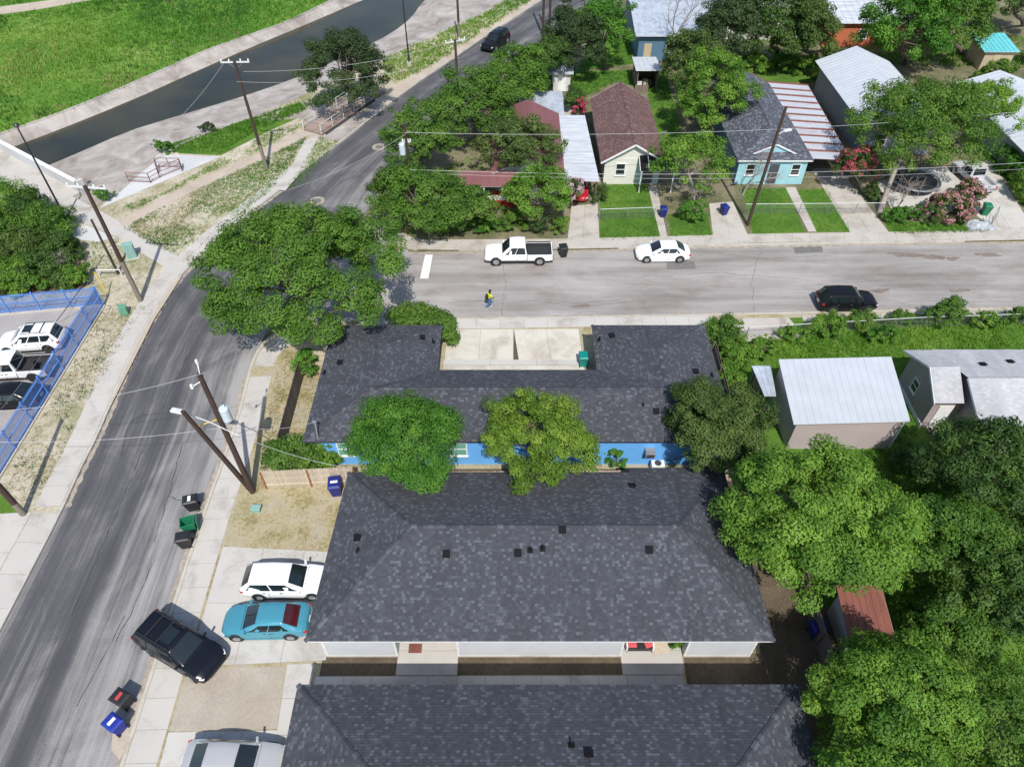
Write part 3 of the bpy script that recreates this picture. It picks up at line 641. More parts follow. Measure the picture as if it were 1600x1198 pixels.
for f_ in ([(7.0,y1-.02,ZE+.03),(12.4,y1-.02,ZE+.03),(12.4,y1+.45,ZE-.13),(7.0,y1+.45,ZE-.13)],): mb.add(f_,[(3,2,1,0)]); mb.uv.append([(0,0),(5,0),(5,.4),(0,.4)])
build('eave_extension', mb, 'roof_slate', rB, world=True)
build('fascia', MB().box(xL+.05,xR-.05,y0+.03,y0+.10,ZE-.17,ZE-.01).box(xL+.56,xR-.45,y1-.1,y1-.03,ZE-.17,ZE-.01).box(xL+.55,xL+.62,y0+.11,y1-.11,ZE-.17,ZE-.01).box(xR-.55,xR-.48,y0+.11,y1-.11,ZE-.17,ZE-.01), 'trim_white', rB, world=True)
build('soffit', MB().box(xL+.63,xR-.56,y0+.11,y1-.11,ZE-.16,ZE-.1), 'trim_white', rB, world=True)
for x0_, x1_ in ((-9.75,-6.0),(-2.85,5.75),(9.05,12.55)):
    wall_box(B, x0_, x1_, 15.4, 17.0, .02, 2.74, 'wall_white')
    build('corner_board', MB().box(x0_-.012,x0_+.10,15.385,15.5,.02,2.74), 'trim_white', B, world=True); build('corner_board', MB().box(x1_-.10,x1_+.012,15.385,15.5,.02,2.74), 'trim_white', B, world=True)
    build('skirting', MB().box(x0_-.015,x1_+.015,15.37,15.42,.0,.14), 'kerb', B, world=True)
wall_box(B, -9.75, 12.55, 17.02, 24.85, .02, 2.74, 'wall_white')
for xd in (-5.3,-3.5,6.4,8.5): door(B, xd, 17.01, .05)
def zB(y): return ZE + (ZR-ZE)*(1-abs(y-ym)/(ym-y0))
tl = math.atan2(ZR-ZE, ym-y0)
for (x, y), kd, tt in (((-3.37,18.75,3.90),'vent',tl),((0.30,18.79,3.90),'pipe',tl),((2.62,19.87,4.70),'vent',tl),((7.07,18.94,3.90),'vent',tl),((1.07,18.97,4.10),'pipe',tl),((6.90,23.79,3.60),'vent',-tl)) if False else [((q[0],q[1]),kd,tt) for q,kd,tt in (((-3.37,18.75,3.90),'vent',tl),((0.30,18.79,3.90),'vent',tl),((2.62,19.87,4.70),'vent',tl),((7.07,18.94,3.90),'vent',tl),((0.93,18.97,4.10),'pipe',tl),((1.57,19.05,4.10),'pipe',tl),((6.90,23.79,3.60),'vent',-tl))]:
    vent(B, (x,y,zB(y)), tt, kd)
for q, kd in (((-8.32,20.26,4.00),'vent'),((-8.12,19.47,3.90),'pipe')): vent(B, (q[0],q[1],ZE+(q[0]-xL-.2)*.46), 0, kd)

# ---- near house at the bottom edge
C = thing('apartment_house', 'near dark shingled hip roof cut off by the bottom edge of the picture', 'house', (1.7,7.7))
rC = hip_roof(C, -10.15, 13.55, 2.4, 12.85, 2.9, 5.2)
soffit(C, rC, -10.15, 13.55, 2.4, 12.85, 2.9); wall_box(C, -9.7, 13.1, 2.8, 12.4, 0, 2.72, 'wall_white')
tl2 = math.atan2(2.3, 5.225)
for q, kd in (((3.26,9.37,3.70),'vent'),((2.55,9.79,3.50),'pipe')): vent(C, (q[0],q[1],2.9+(12.85-q[1])*.44), -tl2, kd)
for xw in (-7,-1,4,10): window(C, xw, 2.8, 1.2, 1.3, 1.1)

# ---- U-shaped house with the blue wall
A_ = thing('courtyard_house', 'u-shaped house with dark shingled roof and bright blue rear wall facing the camera', 'house', (0.4,31))
x0, x1, yS, yN, yC, xa, xb = -12.95, 13.95, 27.62, 38.4, 33.85, -5.05, 5.75; xl, xr, yr, zr = (x0+xa)/2, (x1+xb)/2, 30.7, 4.4; nh = 34.4; ze = 2.9
mb = MB()
for f_ in ([(x0,yS,ze),(x1,yS,ze),(xr,yr,zr),(xl,yr,zr)], [(x0,yN,ze),(x0,yS,ze),(xl,yr,zr),(xl,nh,zr)], [(xa,yN,ze),(x0,yN,ze),(xl,nh,zr)], [(xa,yC,ze),(xa,yN,ze),(xl,nh,zr),(xl,yr,zr)],
           [(xb,yC,ze),(xa,yC,ze),(xl,yr,zr),(xr,yr,zr)], [(x1,yS,ze),(x1,yN,ze),(xr,nh,zr),(xr,yr,zr)], [(x1,yN,ze),(xb,yN,ze),(xr,nh,zr)], [(xb,yN,ze),(xb,yC,ze),(xr,yr,zr),(xr,nh,zr)]): roof_face(mb, f_)
rA = build('roof', mb, 'roof_slate', A_, world=True); cp = MB()
for h in (((x0,yS,ze),(xl,yr,zr)),((x1,yS,ze),(xr,yr,zr)),((xl,yr,zr),(xl,nh,zr)),((xr,yr,zr),(xr,nh,zr)),((xl,yr,zr),(xr,yr,zr)),((x0,yN,ze),(xl,nh,zr)),((xa,yN,ze),(xl,nh,zr)),((x1,yN,ze),(xr,nh,zr)),((xb,yN,ze),(xr,nh,zr))): ridge_caps(cp,*h)
build('ridge_cap', cp, 'roof_slate', rA, world=True)
ul = [(x0+.03,yS+.03),(x1-.03,yS+.03),(x1-.03,yN-.03),(xb+.03,yN-.03),(xb+.03,yC-.03),(xa-.03,yC-.03),(xa-.03,yN-.03),(x0+.03,yN-.03)]
build('fascia', MB().prism(ul, ze-.17, ze-.012, True), 'trim_dark', rA, world=True)
ui = [(x0+.45,yS+.45),(x1-.45,yS+.45),(x1-.45,yN-.45),(xb+.45,yN-.45),(xb+.45,yC-.45),(xa-.45,yC-.45),(xa-.45,yN-.45),(x0+.45,yN-.45)]
build('wall', MB().prism(ui, 0, ze-.175), 'wall_blue', A_, world=True)
for xw, wd in ((-10.6,1.0),(-3.5,1.3),(3.9,1.3)): window(A_, xw, yS+.45, .95, wd, 1.35, glass='glass_green')
for q, kd in (((-6.27,36.51,3.40),'vent'),((-5.56,36.42,3.30),'pipe')): vent(A_, (q[0],q[1],ze+(xa-q[0])*.375), 0, kd)
for q, kd in (((-11.61,33.98,3.50),'vent'),((-12.60,33.43,3.20),'pipe')): vent(A_, (q[0],q[1],ze+(q[0]-x0)*.375), 0, kd)
for q, kd in (((7.01,36.71,3.40),'vent'),((6.17,36.66,3.20),'pipe')): vent(A_, (q[0],q[1],ze+(q[0]-xb)*.365), 0, kd)
for q, kd in (((12.19,32.99,3.40),'vent'),((13.34,33.11,3.10),'pipe')): vent(A_, (q[0],q[1],ze+(x1-q[0])*.365), 0, kd)
for q, kd in (((9.03,29.32,3.70),'vent'),((8.22,29.67,3.80),'pipe')): vent(A_, (q[0],q[1],ze+(q[1]-yS)*.461), .43, kd)
mst = MB().tube([(-11.99,27.73,3.00),(-12.01,28.05,4.20)],.045,8); mst.obox((-12.04,28.06,4.25),(.25,.12,.1)); build('service_mast', mst, 'steel', A_, world=True)
acu = thing('window_air_conditioner', 'white window air conditioner on the blue wall beside the dark round tree', 'air conditioner', (8.75,27.95,1.35))
build('case', MB().box(-.3,.3,-.45,.12,0,.42), 'steel', acu, bevel=.02); build('grille', MB().box(-.24,.24,-.465,-.452,.05,.37), 'trim_dark', acu)
cnd = thing('air_conditioner', 'white condenser unit on the ground at the foot of the blue wall', 'air conditioner', (9.35,27.6,0))
build('case', MB().box(-.42,.42,-.25,.25,.05,.75), 'trim_white', cnd, bevel=.02); build('fan_grille', MB().tube([(0,0,.75),(0,0,.775)],.22,16), 'trim_dark', cnd); build('foot', MB().box(-.4,.4,-.2,.2,0,.05), 'kerb', cnd)

# ---- generic gable house
def gable(t, x0, x1, y0, y1, zw, zr, along='Y', over=.35, wall='wall_white', roofm='roof_maroon', gabm=None, z0=0.0):
    build('wall', MB().box(x0,x1,y0,y1,z0,zw), wall, t, world=True)
    sl_ = (zr-zw)/((x1-x0)/2 if along == 'Y' else (y1-y0)/2); m = MB(); gm = MB(); g2 = MB()
    ze = zw - over*sl_ + .05
    if along == 'Y':
        xm = (x0+x1)/2; gm.add([(x0,y0+.002,zw),(x1,y0+.002,zw),(xm,y0+.002,zr)],[(0,1,2)]); g2.add([(x0,y1-.002,zw),(x1,y1-.002,zw),(xm,y1-.002,zr)],[(2,1,0)])
        roof_face(m, [(x0-over,y1+over,ze),(x0-over,y0-over,ze),(xm,y0-over,zr+.05),(xm,y1+over,zr+.05)]); roof_face(m, [(x1+over,y0-over,ze),(x1+over,y1+over,ze),(xm,y1+over,zr+.05),(xm,y0-over,zr+.05)])
        rg = ((xm,y0-over,zr+.05),(xm,y1+over,zr+.05)); tr = MB()
        for yy in (y0-over+.02,y1+over-.02):
            for sx in (x0-over,x1+over): tr.beam((sx,yy,ze-.08),(xm,yy,zr-.03),.05,.16)
        for sx in (x0-over+.03,x1+over-.03): tr.beam((sx,y0-over+.06,ze-.08),(sx,y1+over-.06,ze-.08),.05,.14)
        un = MB().add([(x0-over+.06,y0-over+.05,ze-.02),(xm,y0-over+.05,zr-.02),(xm,y1+over-.05,zr-.02),(x0-over+.06,y1+over-.05,ze-.02),(x1+over-.06,y0-over+.05,ze-.02),(x1+over-.06,y1+over-.05,ze-.02)],[(0,1,2,3),(1,4,5,2)])
    else:
        ym = (y0+y1)/2; gm.add([(x0+.002,y0,zw),(x0+.002,y1,zw),(x0+.002,ym,zr)],[(2,1,0)]); g2.add([(x1-.002,y0,zw),(x1-.002,y1,zw),(x1-.002,ym,zr)],[(0,1,2)])
        roof_face(m, [(x0-over,y0-over,ze),(x1+over,y0-over,ze),(x1+over,ym,zr+.05),(x0-over,ym,zr+.05)]); roof_face(m, [(x1+over,y1+over,ze),(x0-over,y1+over,ze),(x0-over,ym,zr+.05),(x1+over,ym,zr+.05)])
        rg = ((x0-over,ym,zr+.05),(x1+over,ym,zr+.05)); tr = MB()
        for xx in (x0-over+.02,x1+over-.02):
            for sy in (y0-over,y1+over): tr.beam((xx,sy,ze-.08),(xx,ym,zr-.03),.05,.16)
        for sy in (y0-over+.03,y1+over-.03): tr.beam((x0-over+.06,sy,ze-.08),(x1+over-.06,sy,ze-.08),.05,.14)
        un = MB().add([(x0-over+.05,y0-over+.06,ze-.02),(x1+over-.05,y0-over+.06,ze-.02),(x1+over-.05,ym,zr-.02),(x0-over+.05,ym,zr-.02),(x1+over-.05,y1+over-.06,ze-.02),(x0-over+.05,y1+over-.06,ze-.02)],[(0,1,2,3),(3,2,4,5)])
    build('gable', gm, gabm or wall, t, world=True); build('gable', g2, gabm or wall, t, world=True); r = build('roof', m, roofm, t, world=True); c_ = MB(); ridge_caps(c_, *rg); build('ridge_cap', c_, roofm, r, world=True)
    build('trim', tr, 'trim_white', r, world=True); build('underside', un, 'trim_white', r, world=True); return r
def ribbed(t, quad, n, mat, ribmat, name='roof', rib=.05, thick=.05, split=True, par=None):
    """sheet-metal roof: quad a,b (eave) c,d (top); n sheets side by side along a-b, each a part, with a rib on every seam"""
    a, b, c, d = [Vector(q) for q in quad]; nn = (b-a).cross(d-a).normalized(); nn = nn if nn.z > 0 else -nn
    m0 = MB().add([a-nn*thick,b-nn*thick,c-nn*thick,d-nn*thick,a-nn*.012,b-nn*.012,c-nn*.012,d-nn*.012],[(3,2,1,0),(4,5,6,7),(0,1,5,4),(1,2,6,5),(2,3,7,6),(3,0,4,7)])
    r = build(name, m0, 'trim_white' if ribmat != 'rust' else 'rust', par or t, world=True)
    if par is not None: return r
    for i in range(n):
        p, q, s, u = a.lerp(b,i/n), a.lerp(b,(i+1)/n), d.lerp(c,(i+1)/n), d.lerp(c,i/n); e = (q-p).normalized()*.012; j = nn*random.uniform(0,.006)
        build('panel', MB().add([p+e+j,q-e+j,s-e+j,u+e+j,p+e-nn*.01,q-e-nn*.01,s-e-nn*.01,u+e-nn*.01],[(0,1,2,3),(4,5,1,0),(5,6,2,1),(6,7,3,2),(7,4,0,3)]), mat, r, world=True)
        build('rib', MB().beam(p+nn*rib*.3, u+nn*rib*.3, rib, rib), ribmat, r, world=True)
    return r
# ---- maroon gabled cottage
G_ = thing('cottage', 'small cottage with maroon shingled gable roof and cream front wall behind a lawn', 'house', (12,69))
gable(G_, 9.0, 14.4, 62.7, 75.6, 2.75, 4.35, 'Y', .45, 'wall_mint', 'roof_maroon', 'wall_cream')
build('front_wall', MB().box(8.99,12.1,62.66,62.70,.0,2.75), 'wall_cream', G_, world=True); build('front_wall', MB().box(12.1,14.41,62.66,62.70,0,2.75), 'wall_mint', G_, world=True)
window(G_, 10.55, 62.66, .95, .95, 1.3, glass='glass_dark'); door(G_, 13.3, 62.66, .1); 
pr = ribbed(G_, [(12.2,61.0,2.35),(15.6,61.0,2.35),(15.6,62.7,3.05),(12.2,62.7,3.05)], 4, 'roof_vent', 'trim_white', 'porch_roof')
for xp in (12.35,15.45): build('porch_post', MB().box(xp-.05,xp+.05,61.05,61.15,0,2.3), 'trim_white', G_, world=True)
dsh = MB().tube([(14.95,66.4,2.9),(15.0,66.4,3.4)],.025); dsh.obox((15.0,66.25,3.5),(.5,.06,.5),rz=.5,rx=.5); build('satellite_dish', dsh, 'steel', G_, world=True)
# ---- maroon metal-roofed house half hidden by trees
H_ = thing('house', 'house with dull red metal roof half hidden under leafy trees at the corner', 'house', (2,66))
wall_box(H_, -1.6, 4.4, 60.4, 71.6, 0, 2.7, 'wall_mint')
ribbed(H_, [(4.95,60,2.65),(4.95,72.3,2.65),(1.7,72.3,4.15),(1.7,60,4.15)], 14, 'metal_maroon', 'metal_maroon'); ribbed(H_, [(-2.0,72.3,2.65),(-2.0,60,2.65),(1.7,60,4.15),(1.7,72.3,4.15)], 14, 'metal_maroon', 'metal_maroon')
for yy in (60.41,71.59): build('gable', MB().add([(-1.6,yy,2.7),(4.4,yy,2.7),(1.7,yy,4.0)],[(0,1,2)]), 'wall_mint', H_, world=True)
window(H_, 0, 60.4, 1.0, 1.1, 1.2); door(H_, 2.4, 60.4, .1, mat='trim_white')
pc = thing('porch', 'white porch front with red base under the trees at the corner house', 'porch', (-1.5,59.3))
build('base', MB().box(-4.6,.4,58.5,60.2,0,.7), 'red_paint', pc, world=True)
build('porch_wall', MB().box(-4.5,-4.2,58.6,60.1,.7,2.3).box(-4.2,.3,58.6,58.7,.7,1.15), 'trim_white', pc, world=True)
ribbed(pc, [(-4.7,58.3,2.3),(.5,58.3,2.3),(.5,60.35,2.75),(-4.7,60.35,2.75)], 6, 'metal_maroon', 'metal_maroon')
for xp in (-2.6,-.9,.25): build('post', MB().box(xp-.06,xp+.06,58.45,58.57,.7,2.3), 'trim_white', pc, world=True)
cpw = thing('carport', 'long white corrugated carport roof between the red roofs of two houses', 'carport', (6.5,65.5))
ribbed(cpw, [(4.85,72.0,2.55),(4.75,59.0,2.55),(8.15,59.0,2.45),(7.7,72.0,2.55)], 26, 'metal_white', 'metal_white', rib=.035)
for q in ((5.1,59.3),(7.9,59.3),(5.1,65.5),(7.75,65.5),(5.2,71.7),(7.5,71.7)): build('post', MB().box(q[0]-.06,q[0]+.06,q[1]-.06,q[1]+.06,0,2.42), 'fence_old', cpw, world=True)
# ---- aqua house
I_ = thing('house', 'aqua walled house with long grey shingled gable roof beside the rusty striped carport', 'house', (25.3,71))
wall_box(I_, 22.0, 28.6, 62.72, 79.0, 0, 2.7, 'wall_dkblue')
build('front_wall', MB().box(21.98,28.62,62.64,62.70,0,2.7), 'wall_aqua', I_, world=True)
mb = MB(); ez, rz2 = 2.75, 4.5; fa, ba = (25.3,65.9,rz2), (25.3,79.3,rz2)
for f_ in ([(21.65,79.3,ez),(21.65,62.3,ez),fa,ba],[(28.95,62.3,ez),(28.95,79.3,ez),ba,fa],[(21.65,62.3,ez),(28.95,62.3,ez),fa]): roof_face(mb, f_)
rI = build('roof', mb, 'roof_grey', I_, world=True); cp = MB()
for h in ((fa,ba),((21.65,62.3,ez),fa),((28.95,62.3,ez),fa)): ridge_caps(cp,*h)
build('ridge_cap', cp, 'roof_grey', rI, world=True)
build('gable', MB().add([(22,78.99,2.7),(28.6,78.99,2.7),(25.3,78.99,4.4)],[(2,1,0)]), 'wall_dkblue', I_, world=True)
build('fascia', MB().box(21.68,28.92,62.32,62.38,2.58,2.74), 'trim_white', rI, world=True)
mb = MB(); roof_face(mb, [(25.3,63.0,4.0),(23.3,63.0,3.08),(25.3,64.95,4.0)][1:]+[(25.3,63.0,4.0)]); roof_face(mb, [(27.3,63.0,3.08),(25.3,64.95,4.0),(25.3,63.0,4.0)])
dm = build('dormer', mb, 'roof_grey', I_, world=True); build('dormer_gable', MB().add([(23.5,63.12,3.1),(27.1,63.12,3.1),(25.3,63.12,3.93)],[(0,1,2)]), 'wall_aqua', dm, world=True)
tr = MB(); tr.beam((23.2,62.98,3.02),(25.3,62.98,3.98),.06,.13); tr.beam((27.4,62.98,3.02),(25.3,62.98,3.98),.06,.13); build('trim', tr, 'trim_white', dm, world=True)
window(I_, 23.2, 62.64, 1.0, .9, 1.2); window(I_, 27.6, 62.64, 1.0, .9, 1.2); door(I_, 25.5, 62.64, .1, mat='door_dark')
cps = thing('carport', 'white metal carport roof with rust red stripes beside the aqua house', 'carport', (31,71.5))
ribbed(cps, [(28.95,80.0,2.62),(28.95,62.9,2.62),(32.85,62.9,2.42),(33.5,79.6,2.42)], 11, 'metal_rusty', 'rust', rib=.15)
for q in ((32.6,63.2),(32.8,68),(33.0,74),(33.2,79.2)): build('post', MB().box(q[0]-.05,q[0]+.05,q[1]-.05,q[1]+.05,0,2.36), 'steel', cps, world=True)
# ---- barn with pale ribbed metal roof
J_ = thing('house', 'grey walled house with pale ribbed metal gable roof behind the feathery tree', 'house', (39.5,78))
wall_box(J_, 36.0, 43.4, 68.5, 83.6, 0, 3.2, 'wall_grey'); 
ribbed(J_, [(35.4,84.2,3.3),(35.4,68.0,3.3),(39.7,68.0,5.0),(39.7,84.2,5.0)], 26, 'metal_white_clean', 'metal_white', rib=.05); ribbed(J_, [(44.0,68.0,3.3),(44.0,84.2,3.3),(39.7,84.2,5.0),(39.7,68.0,5.0)], 26, 'metal_white_clean', 'metal_white', rib=.05)
for yy in (68.51,83.59): build('gable', MB().add([(36,yy,3.2),(43.4,yy,3.2),(39.7,yy,4.9)],[(0,1,2)]), 'wall_grey', J_, world=True)
window(J_, 38, 68.5, 1.1, 1.1, 1.2); door(J_, 40.6, 68.5, .1)
# ---- turquoise shed
K_ = thing('shed', 'tan shed with turquoise metal roof under the big tree at the top right', 'shed', (60,91))
wall_box(K_, 58.4, 62.0, 89.6, 93.4, 0, 2.35, 'wall_tan'); ribbed(K_, [(57.9,89.2,2.4),(62.3,89.2,2.4),(62.3,93.8,2.95),(57.9,93.8,2.95)], 8, 'metal_turq', 'metal_turq'); door(K_, 60, 89.6, .05, mat='wall_tan')
# ---- buildings along the top edge
L_ = thing('house', 'house with long pale blue metal roof at the top edge behind the small shed', 'house', (20,99))
wall_box(L_, 16.0, 25.5, 92.6, 107, 0, 3.1, 'wall_dkblue'); ribbed(L_, [(15.4,92.0,3.2),(26.3,92.0,3.2),(26.3,100,4.6),(15.4,100,4.6)], 16, 'metal_galv', 'metal_galv'); ribbed(L_, [(26.3,108,3.2),(15.4,108,3.2),(15.4,100,4.6),(26.3,100,4.6)], 16, 'metal_galv', 'metal_galv')
door(L_, 17.2, 92.6, .05, mat='wall_tan'); window(L_, 20, 92.6, 1, 1.1, 1.1)
M_ = thing('shed', 'small open lean-to shed with pale flat roof and clutter inside on the back lawn', 'shed', (16,86))
build('wall', MB().box(14.8,14.9,84.0,87.6,0,2.25).box(17.2,17.3,84.0,87.6,0,2.25).box(14.9,17.2,87.5,87.6,0,2.25).box(14.6,16.2,83.4,83.5,0,.8), 'fence_old', M_, world=True)
ribbed(M_, [(14.5,83.5,2.5),(17.6,83.5,2.5),(17.5,88.0,2.28),(14.6,88.0,2.28)], 5, 'metal_white', 'metal_white')
for q in ((14.85,83.8),(17.25,83.8)): build('post', MB().box(q[0]-.05,q[0]+.05,q[1]-.05,q[1]+.05,0,2.4), 'fence_old', M_, world=True)
random.seed(5)
for i, (cn, mt_) in enumerate((('white','trim_white'),('brown','fence_new'),('black','plastic'))):
    bx = thing('junk_box', cn+' box of clutter inside the small open shed', 'box', (15.3+.75*i,84.9+.3*(i%2),0), .3*i)
    build('box', MB().box(-.28,.28,-.22,.22,0,.6+.12*i), mt_, bx); build('lid', MB().box(-.30,.30,-.24,.24,.602+.12*i,.65+.12*i), mt_, bx)
N_ = thing('shed', 'small white shed with pale blue roof left of the maroon cottage back yard', 'shed', (5.8,84.5))
wall_box(N_, 4.9, 6.9, 83.6, 87.2, 0, 2.2, 'wall_shed'); ribbed(N_, [(4.4,83.2,2.2),(7.2,83.2,2.2),(7.2,85.5,2.9),(4.4,85.5,2.9)], 4, 'metal_galv', 'metal_galv'); ribbed(N_, [(7.2,87.7,2.2),(4.4,87.7,2.2),(4.4,85.5,2.9),(7.2,85.5,2.9)], 4, 'metal_galv', 'metal_galv'); door(N_, 5.9, 83.6, .05, mat='trim_white')
S2 = thing('shed_roof', 'low pale tin roof tucked behind the red metal roofed house', 'shed', (4.2,76))
wall_box(S2, 1.2, 5.2, 73.6, 77.6, 0, 2.0, 'wall_shed'); ribbed(S2, [(.8,73.2,2.05),(5.6,73.2,2.05),(5.6,78,2.5),(.8,78,2.5)], 8, 'metal_galv', 'metal_galv')
O_ = thing('building', 'orange walled building with white roof between two trees at the top edge', 'building', (47,104))
wall_box(O_, 41.0, 53.0, 97.2, 110, 0, 3.0, 'wall_orange'); ribbed(O_, [(40.5,96.6,3.1),(53.5,96.6,3.1),(53.5,104,4.3),(40.5,104,4.3)], 14, 'metal_white', 'metal_white'); ribbed(O_, [(53.5,111,3.1),(40.5,111,3.1),(40.5,104,4.3),(53.5,104,4.3)], 14, 'metal_white', 'metal_white'); window(O_, 46, 97.2, 1, 1.2, 1.2)
O2 = thing('building', 'white roofed building at the top edge behind the dead tree', 'building', (32,106))
wall_box(O2, 28.5, 38.5, 99.5, 113, 0, 3.0, 'wall_shed'); ribbed(O2, [(28,99,3.1),(39,99,3.1),(39,106,4.2),(28,106,4.2)], 12, 'metal_white', 'metal_white'); ribbed(O2, [(39,114,3.1),(28,114,3.1),(28,106,4.2),(39,106,4.2)], 12, 'metal_white', 'metal_white')
P2 = thing('house', 'white roofed house at the right edge behind the parked silver pickup', 'house', (54,70))
wall_box(P2, 50.2, 58, 62.5, 78.5, 0, 2.9, 'wall_mint'); ribbed(P2, [(49.6,79,2.95),(49.6,62,2.95),(54,62,4.4),(54,79,4.4)], 22, 'metal_white_clean', 'metal_white'); ribbed(P2, [(58.5,62,2.95),(58.5,79,2.95),(54,79,4.4),(54,62,4.4)], 22, 'metal_white_clean', 'metal_white')
build('gable', MB().add([(50.2,62.51,2.9),(58,62.51,2.9),(54,62.51,4.3)],[(0,1,2)]), 'wall_mint', P2, world=True)
# ---- white-roofed house right of the dark round tree
D_ = thing('house', 'pinkish house with large plain white metal roof right of the dark round tree', 'house', (21.5,31.5))
build('wall', MB().add([(18.2,29.35,0),(25.0,29.35,0),(25.0,34.0,0),(18.2,34.0,0),(18.2,29.35,2.95),(25.0,29.35,2.95),(25.0,34.0,3.5),(18.2,34.0,3.5)],[(0,1,5,4),(1,2,6,5),(2,3,7,6),(3,0,4,7)]), 'wall_pinkv', D_, world=True)
ribbed(D_, [(17.75,28.9,3.02),(25.2,29.15,3.02),(25.7,34.4,3.62),(18.0,34.15,3.62)], 16, 'metal_dull', 'metal_dull', rib=.015)
build('corner_board', MB().box(24.95,25.06,29.32,29.42,0,2.9), 'trim_white', D_, world=True)
ln = thing('lean_to', 'small pale blue metal lean-to roof left of the plain white roof', 'shed', (17.3,33.2))
ribbed(ln, [(16.9,32.1,2.2),(17.68,32.1,2.2),(17.95,34.7,2.45),(16.6,34.7,2.45)], 3, 'metal_galv', 'metal_galv')
for q in ((17.0,32.3),(16.8,34.4)): build('post', MB().box(q[0]-.05,q[0]+.05,q[1]-.05,q[1]+.05,0,2.15), 'fence_old', ln, world=True)
build('back_wall', MB().box(16.75,17.9,34.45,34.55,0,2.3), 'wall_pink', ln, world=True)
# ---- pale roofed house at the right edge
F_ = thing('house', 'pinkish sided house with several pale grey shingled roof planes at the right edge', 'house', (31,32))
ZR_ = 4.2
build('wall', MB().box(27.85,29.8,31.25,35.4,0,2.8), 'wall_pink', F_, world=True); build('wall', MB().box(29.82,42,28.5,35.45,0,2.6), 'wall_pink', F_, world=True)
build('gable', MB().add([(27.86,31.25,2.8),(27.86,35.4,2.8),(27.86,32.9,4.1)],[(2,1,0)]).add([(29.83,28.5,2.6),(29.83,35.4,2.6),(29.83,31.8,4.1)],[(2,1,0)]), 'wall_pink', F_, world=True)
mb = MB(); roof_face(mb, [(27.45,30.8,2.9),(29.4,30.8,2.9),(29.4,32.88,4.2),(27.45,32.88,4.2)]); roof_face(mb, [(29.45,28.05,2.65),(42.5,28.05,2.65),(42.5,31.8,4.25),(29.45,31.8,4.25)])
rF = build('roof', mb, 'roof_pale', F_, world=True); mb = MB(); roof_face(mb, [(29.45,35.9,2.8),(27.4,35.9,2.8),(27.4,32.9,4.2),(29.45,32.9,4.2)]); roof_face(mb, [(42.5,35.95,2.8),(29.45,35.95,2.8),(29.45,31.82,4.25),(42.5,31.82,4.25)]); build('roof', mb, 'roof_grey' if False else 'roof_pale', F_, world=True)
tr = MB(); tr.beam((27.45,30.8,2.82),(27.45,32.88,4.12),.05,.15); tr.beam((27.45,32.9,4.12),(27.45,35.9,2.72),.05,.15); tr.beam((29.47,28.05,2.57),(29.47,31.8,4.17),.05,.15); tr.beam((29.5,28.05,2.57),(42.5,28.05,2.57),.05,.13); build('trim', tr, 'trim_white', rF, world=True)
window(F_, 29.82, 29.7, 1.1, .8, 1.0, 'W'); window(F_, 27.85, 33.6, 1.1, .8, 1.0, 'W'); door(F_, 28.8, 31.25, .1, mat='trim_white')
build('step', MB().box(28.2,29.5,30.4,31.2,0,.18), 'kerb', F_, world=True); build('skirting', MB().box(27.78,27.84,31.2,35.45,0,.35).box(29.75,29.81,28.45,31.2,0,.35), 'trim_white', F_, world=True)
for q in ((31.5,33.6),(33.6,34.0)): vent(F_, (q[0],q[1],2.8+(35.95-q[1])*.35), -.33)
# ---- rusty shed under the trees
Q_ = thing('shed', 'small shed with rusty red metal roof between the two big trees at the lower right', 'shed', (18.4,16.4))
wall_box(Q_, 17.4, 19.3, 15.5, 17.9, 0, 2.0, 'wall_shed'); ribbed(Q_, [(17.1,15.2,2.02),(19.5,15.2,2.02),(19.7,18.3,2.3),(17.3,18.3,2.3)], 7, 'metal_red', 'metal_red', rib=.035); door(Q_, 18.3, 15.5, .02, mat='trim_white')
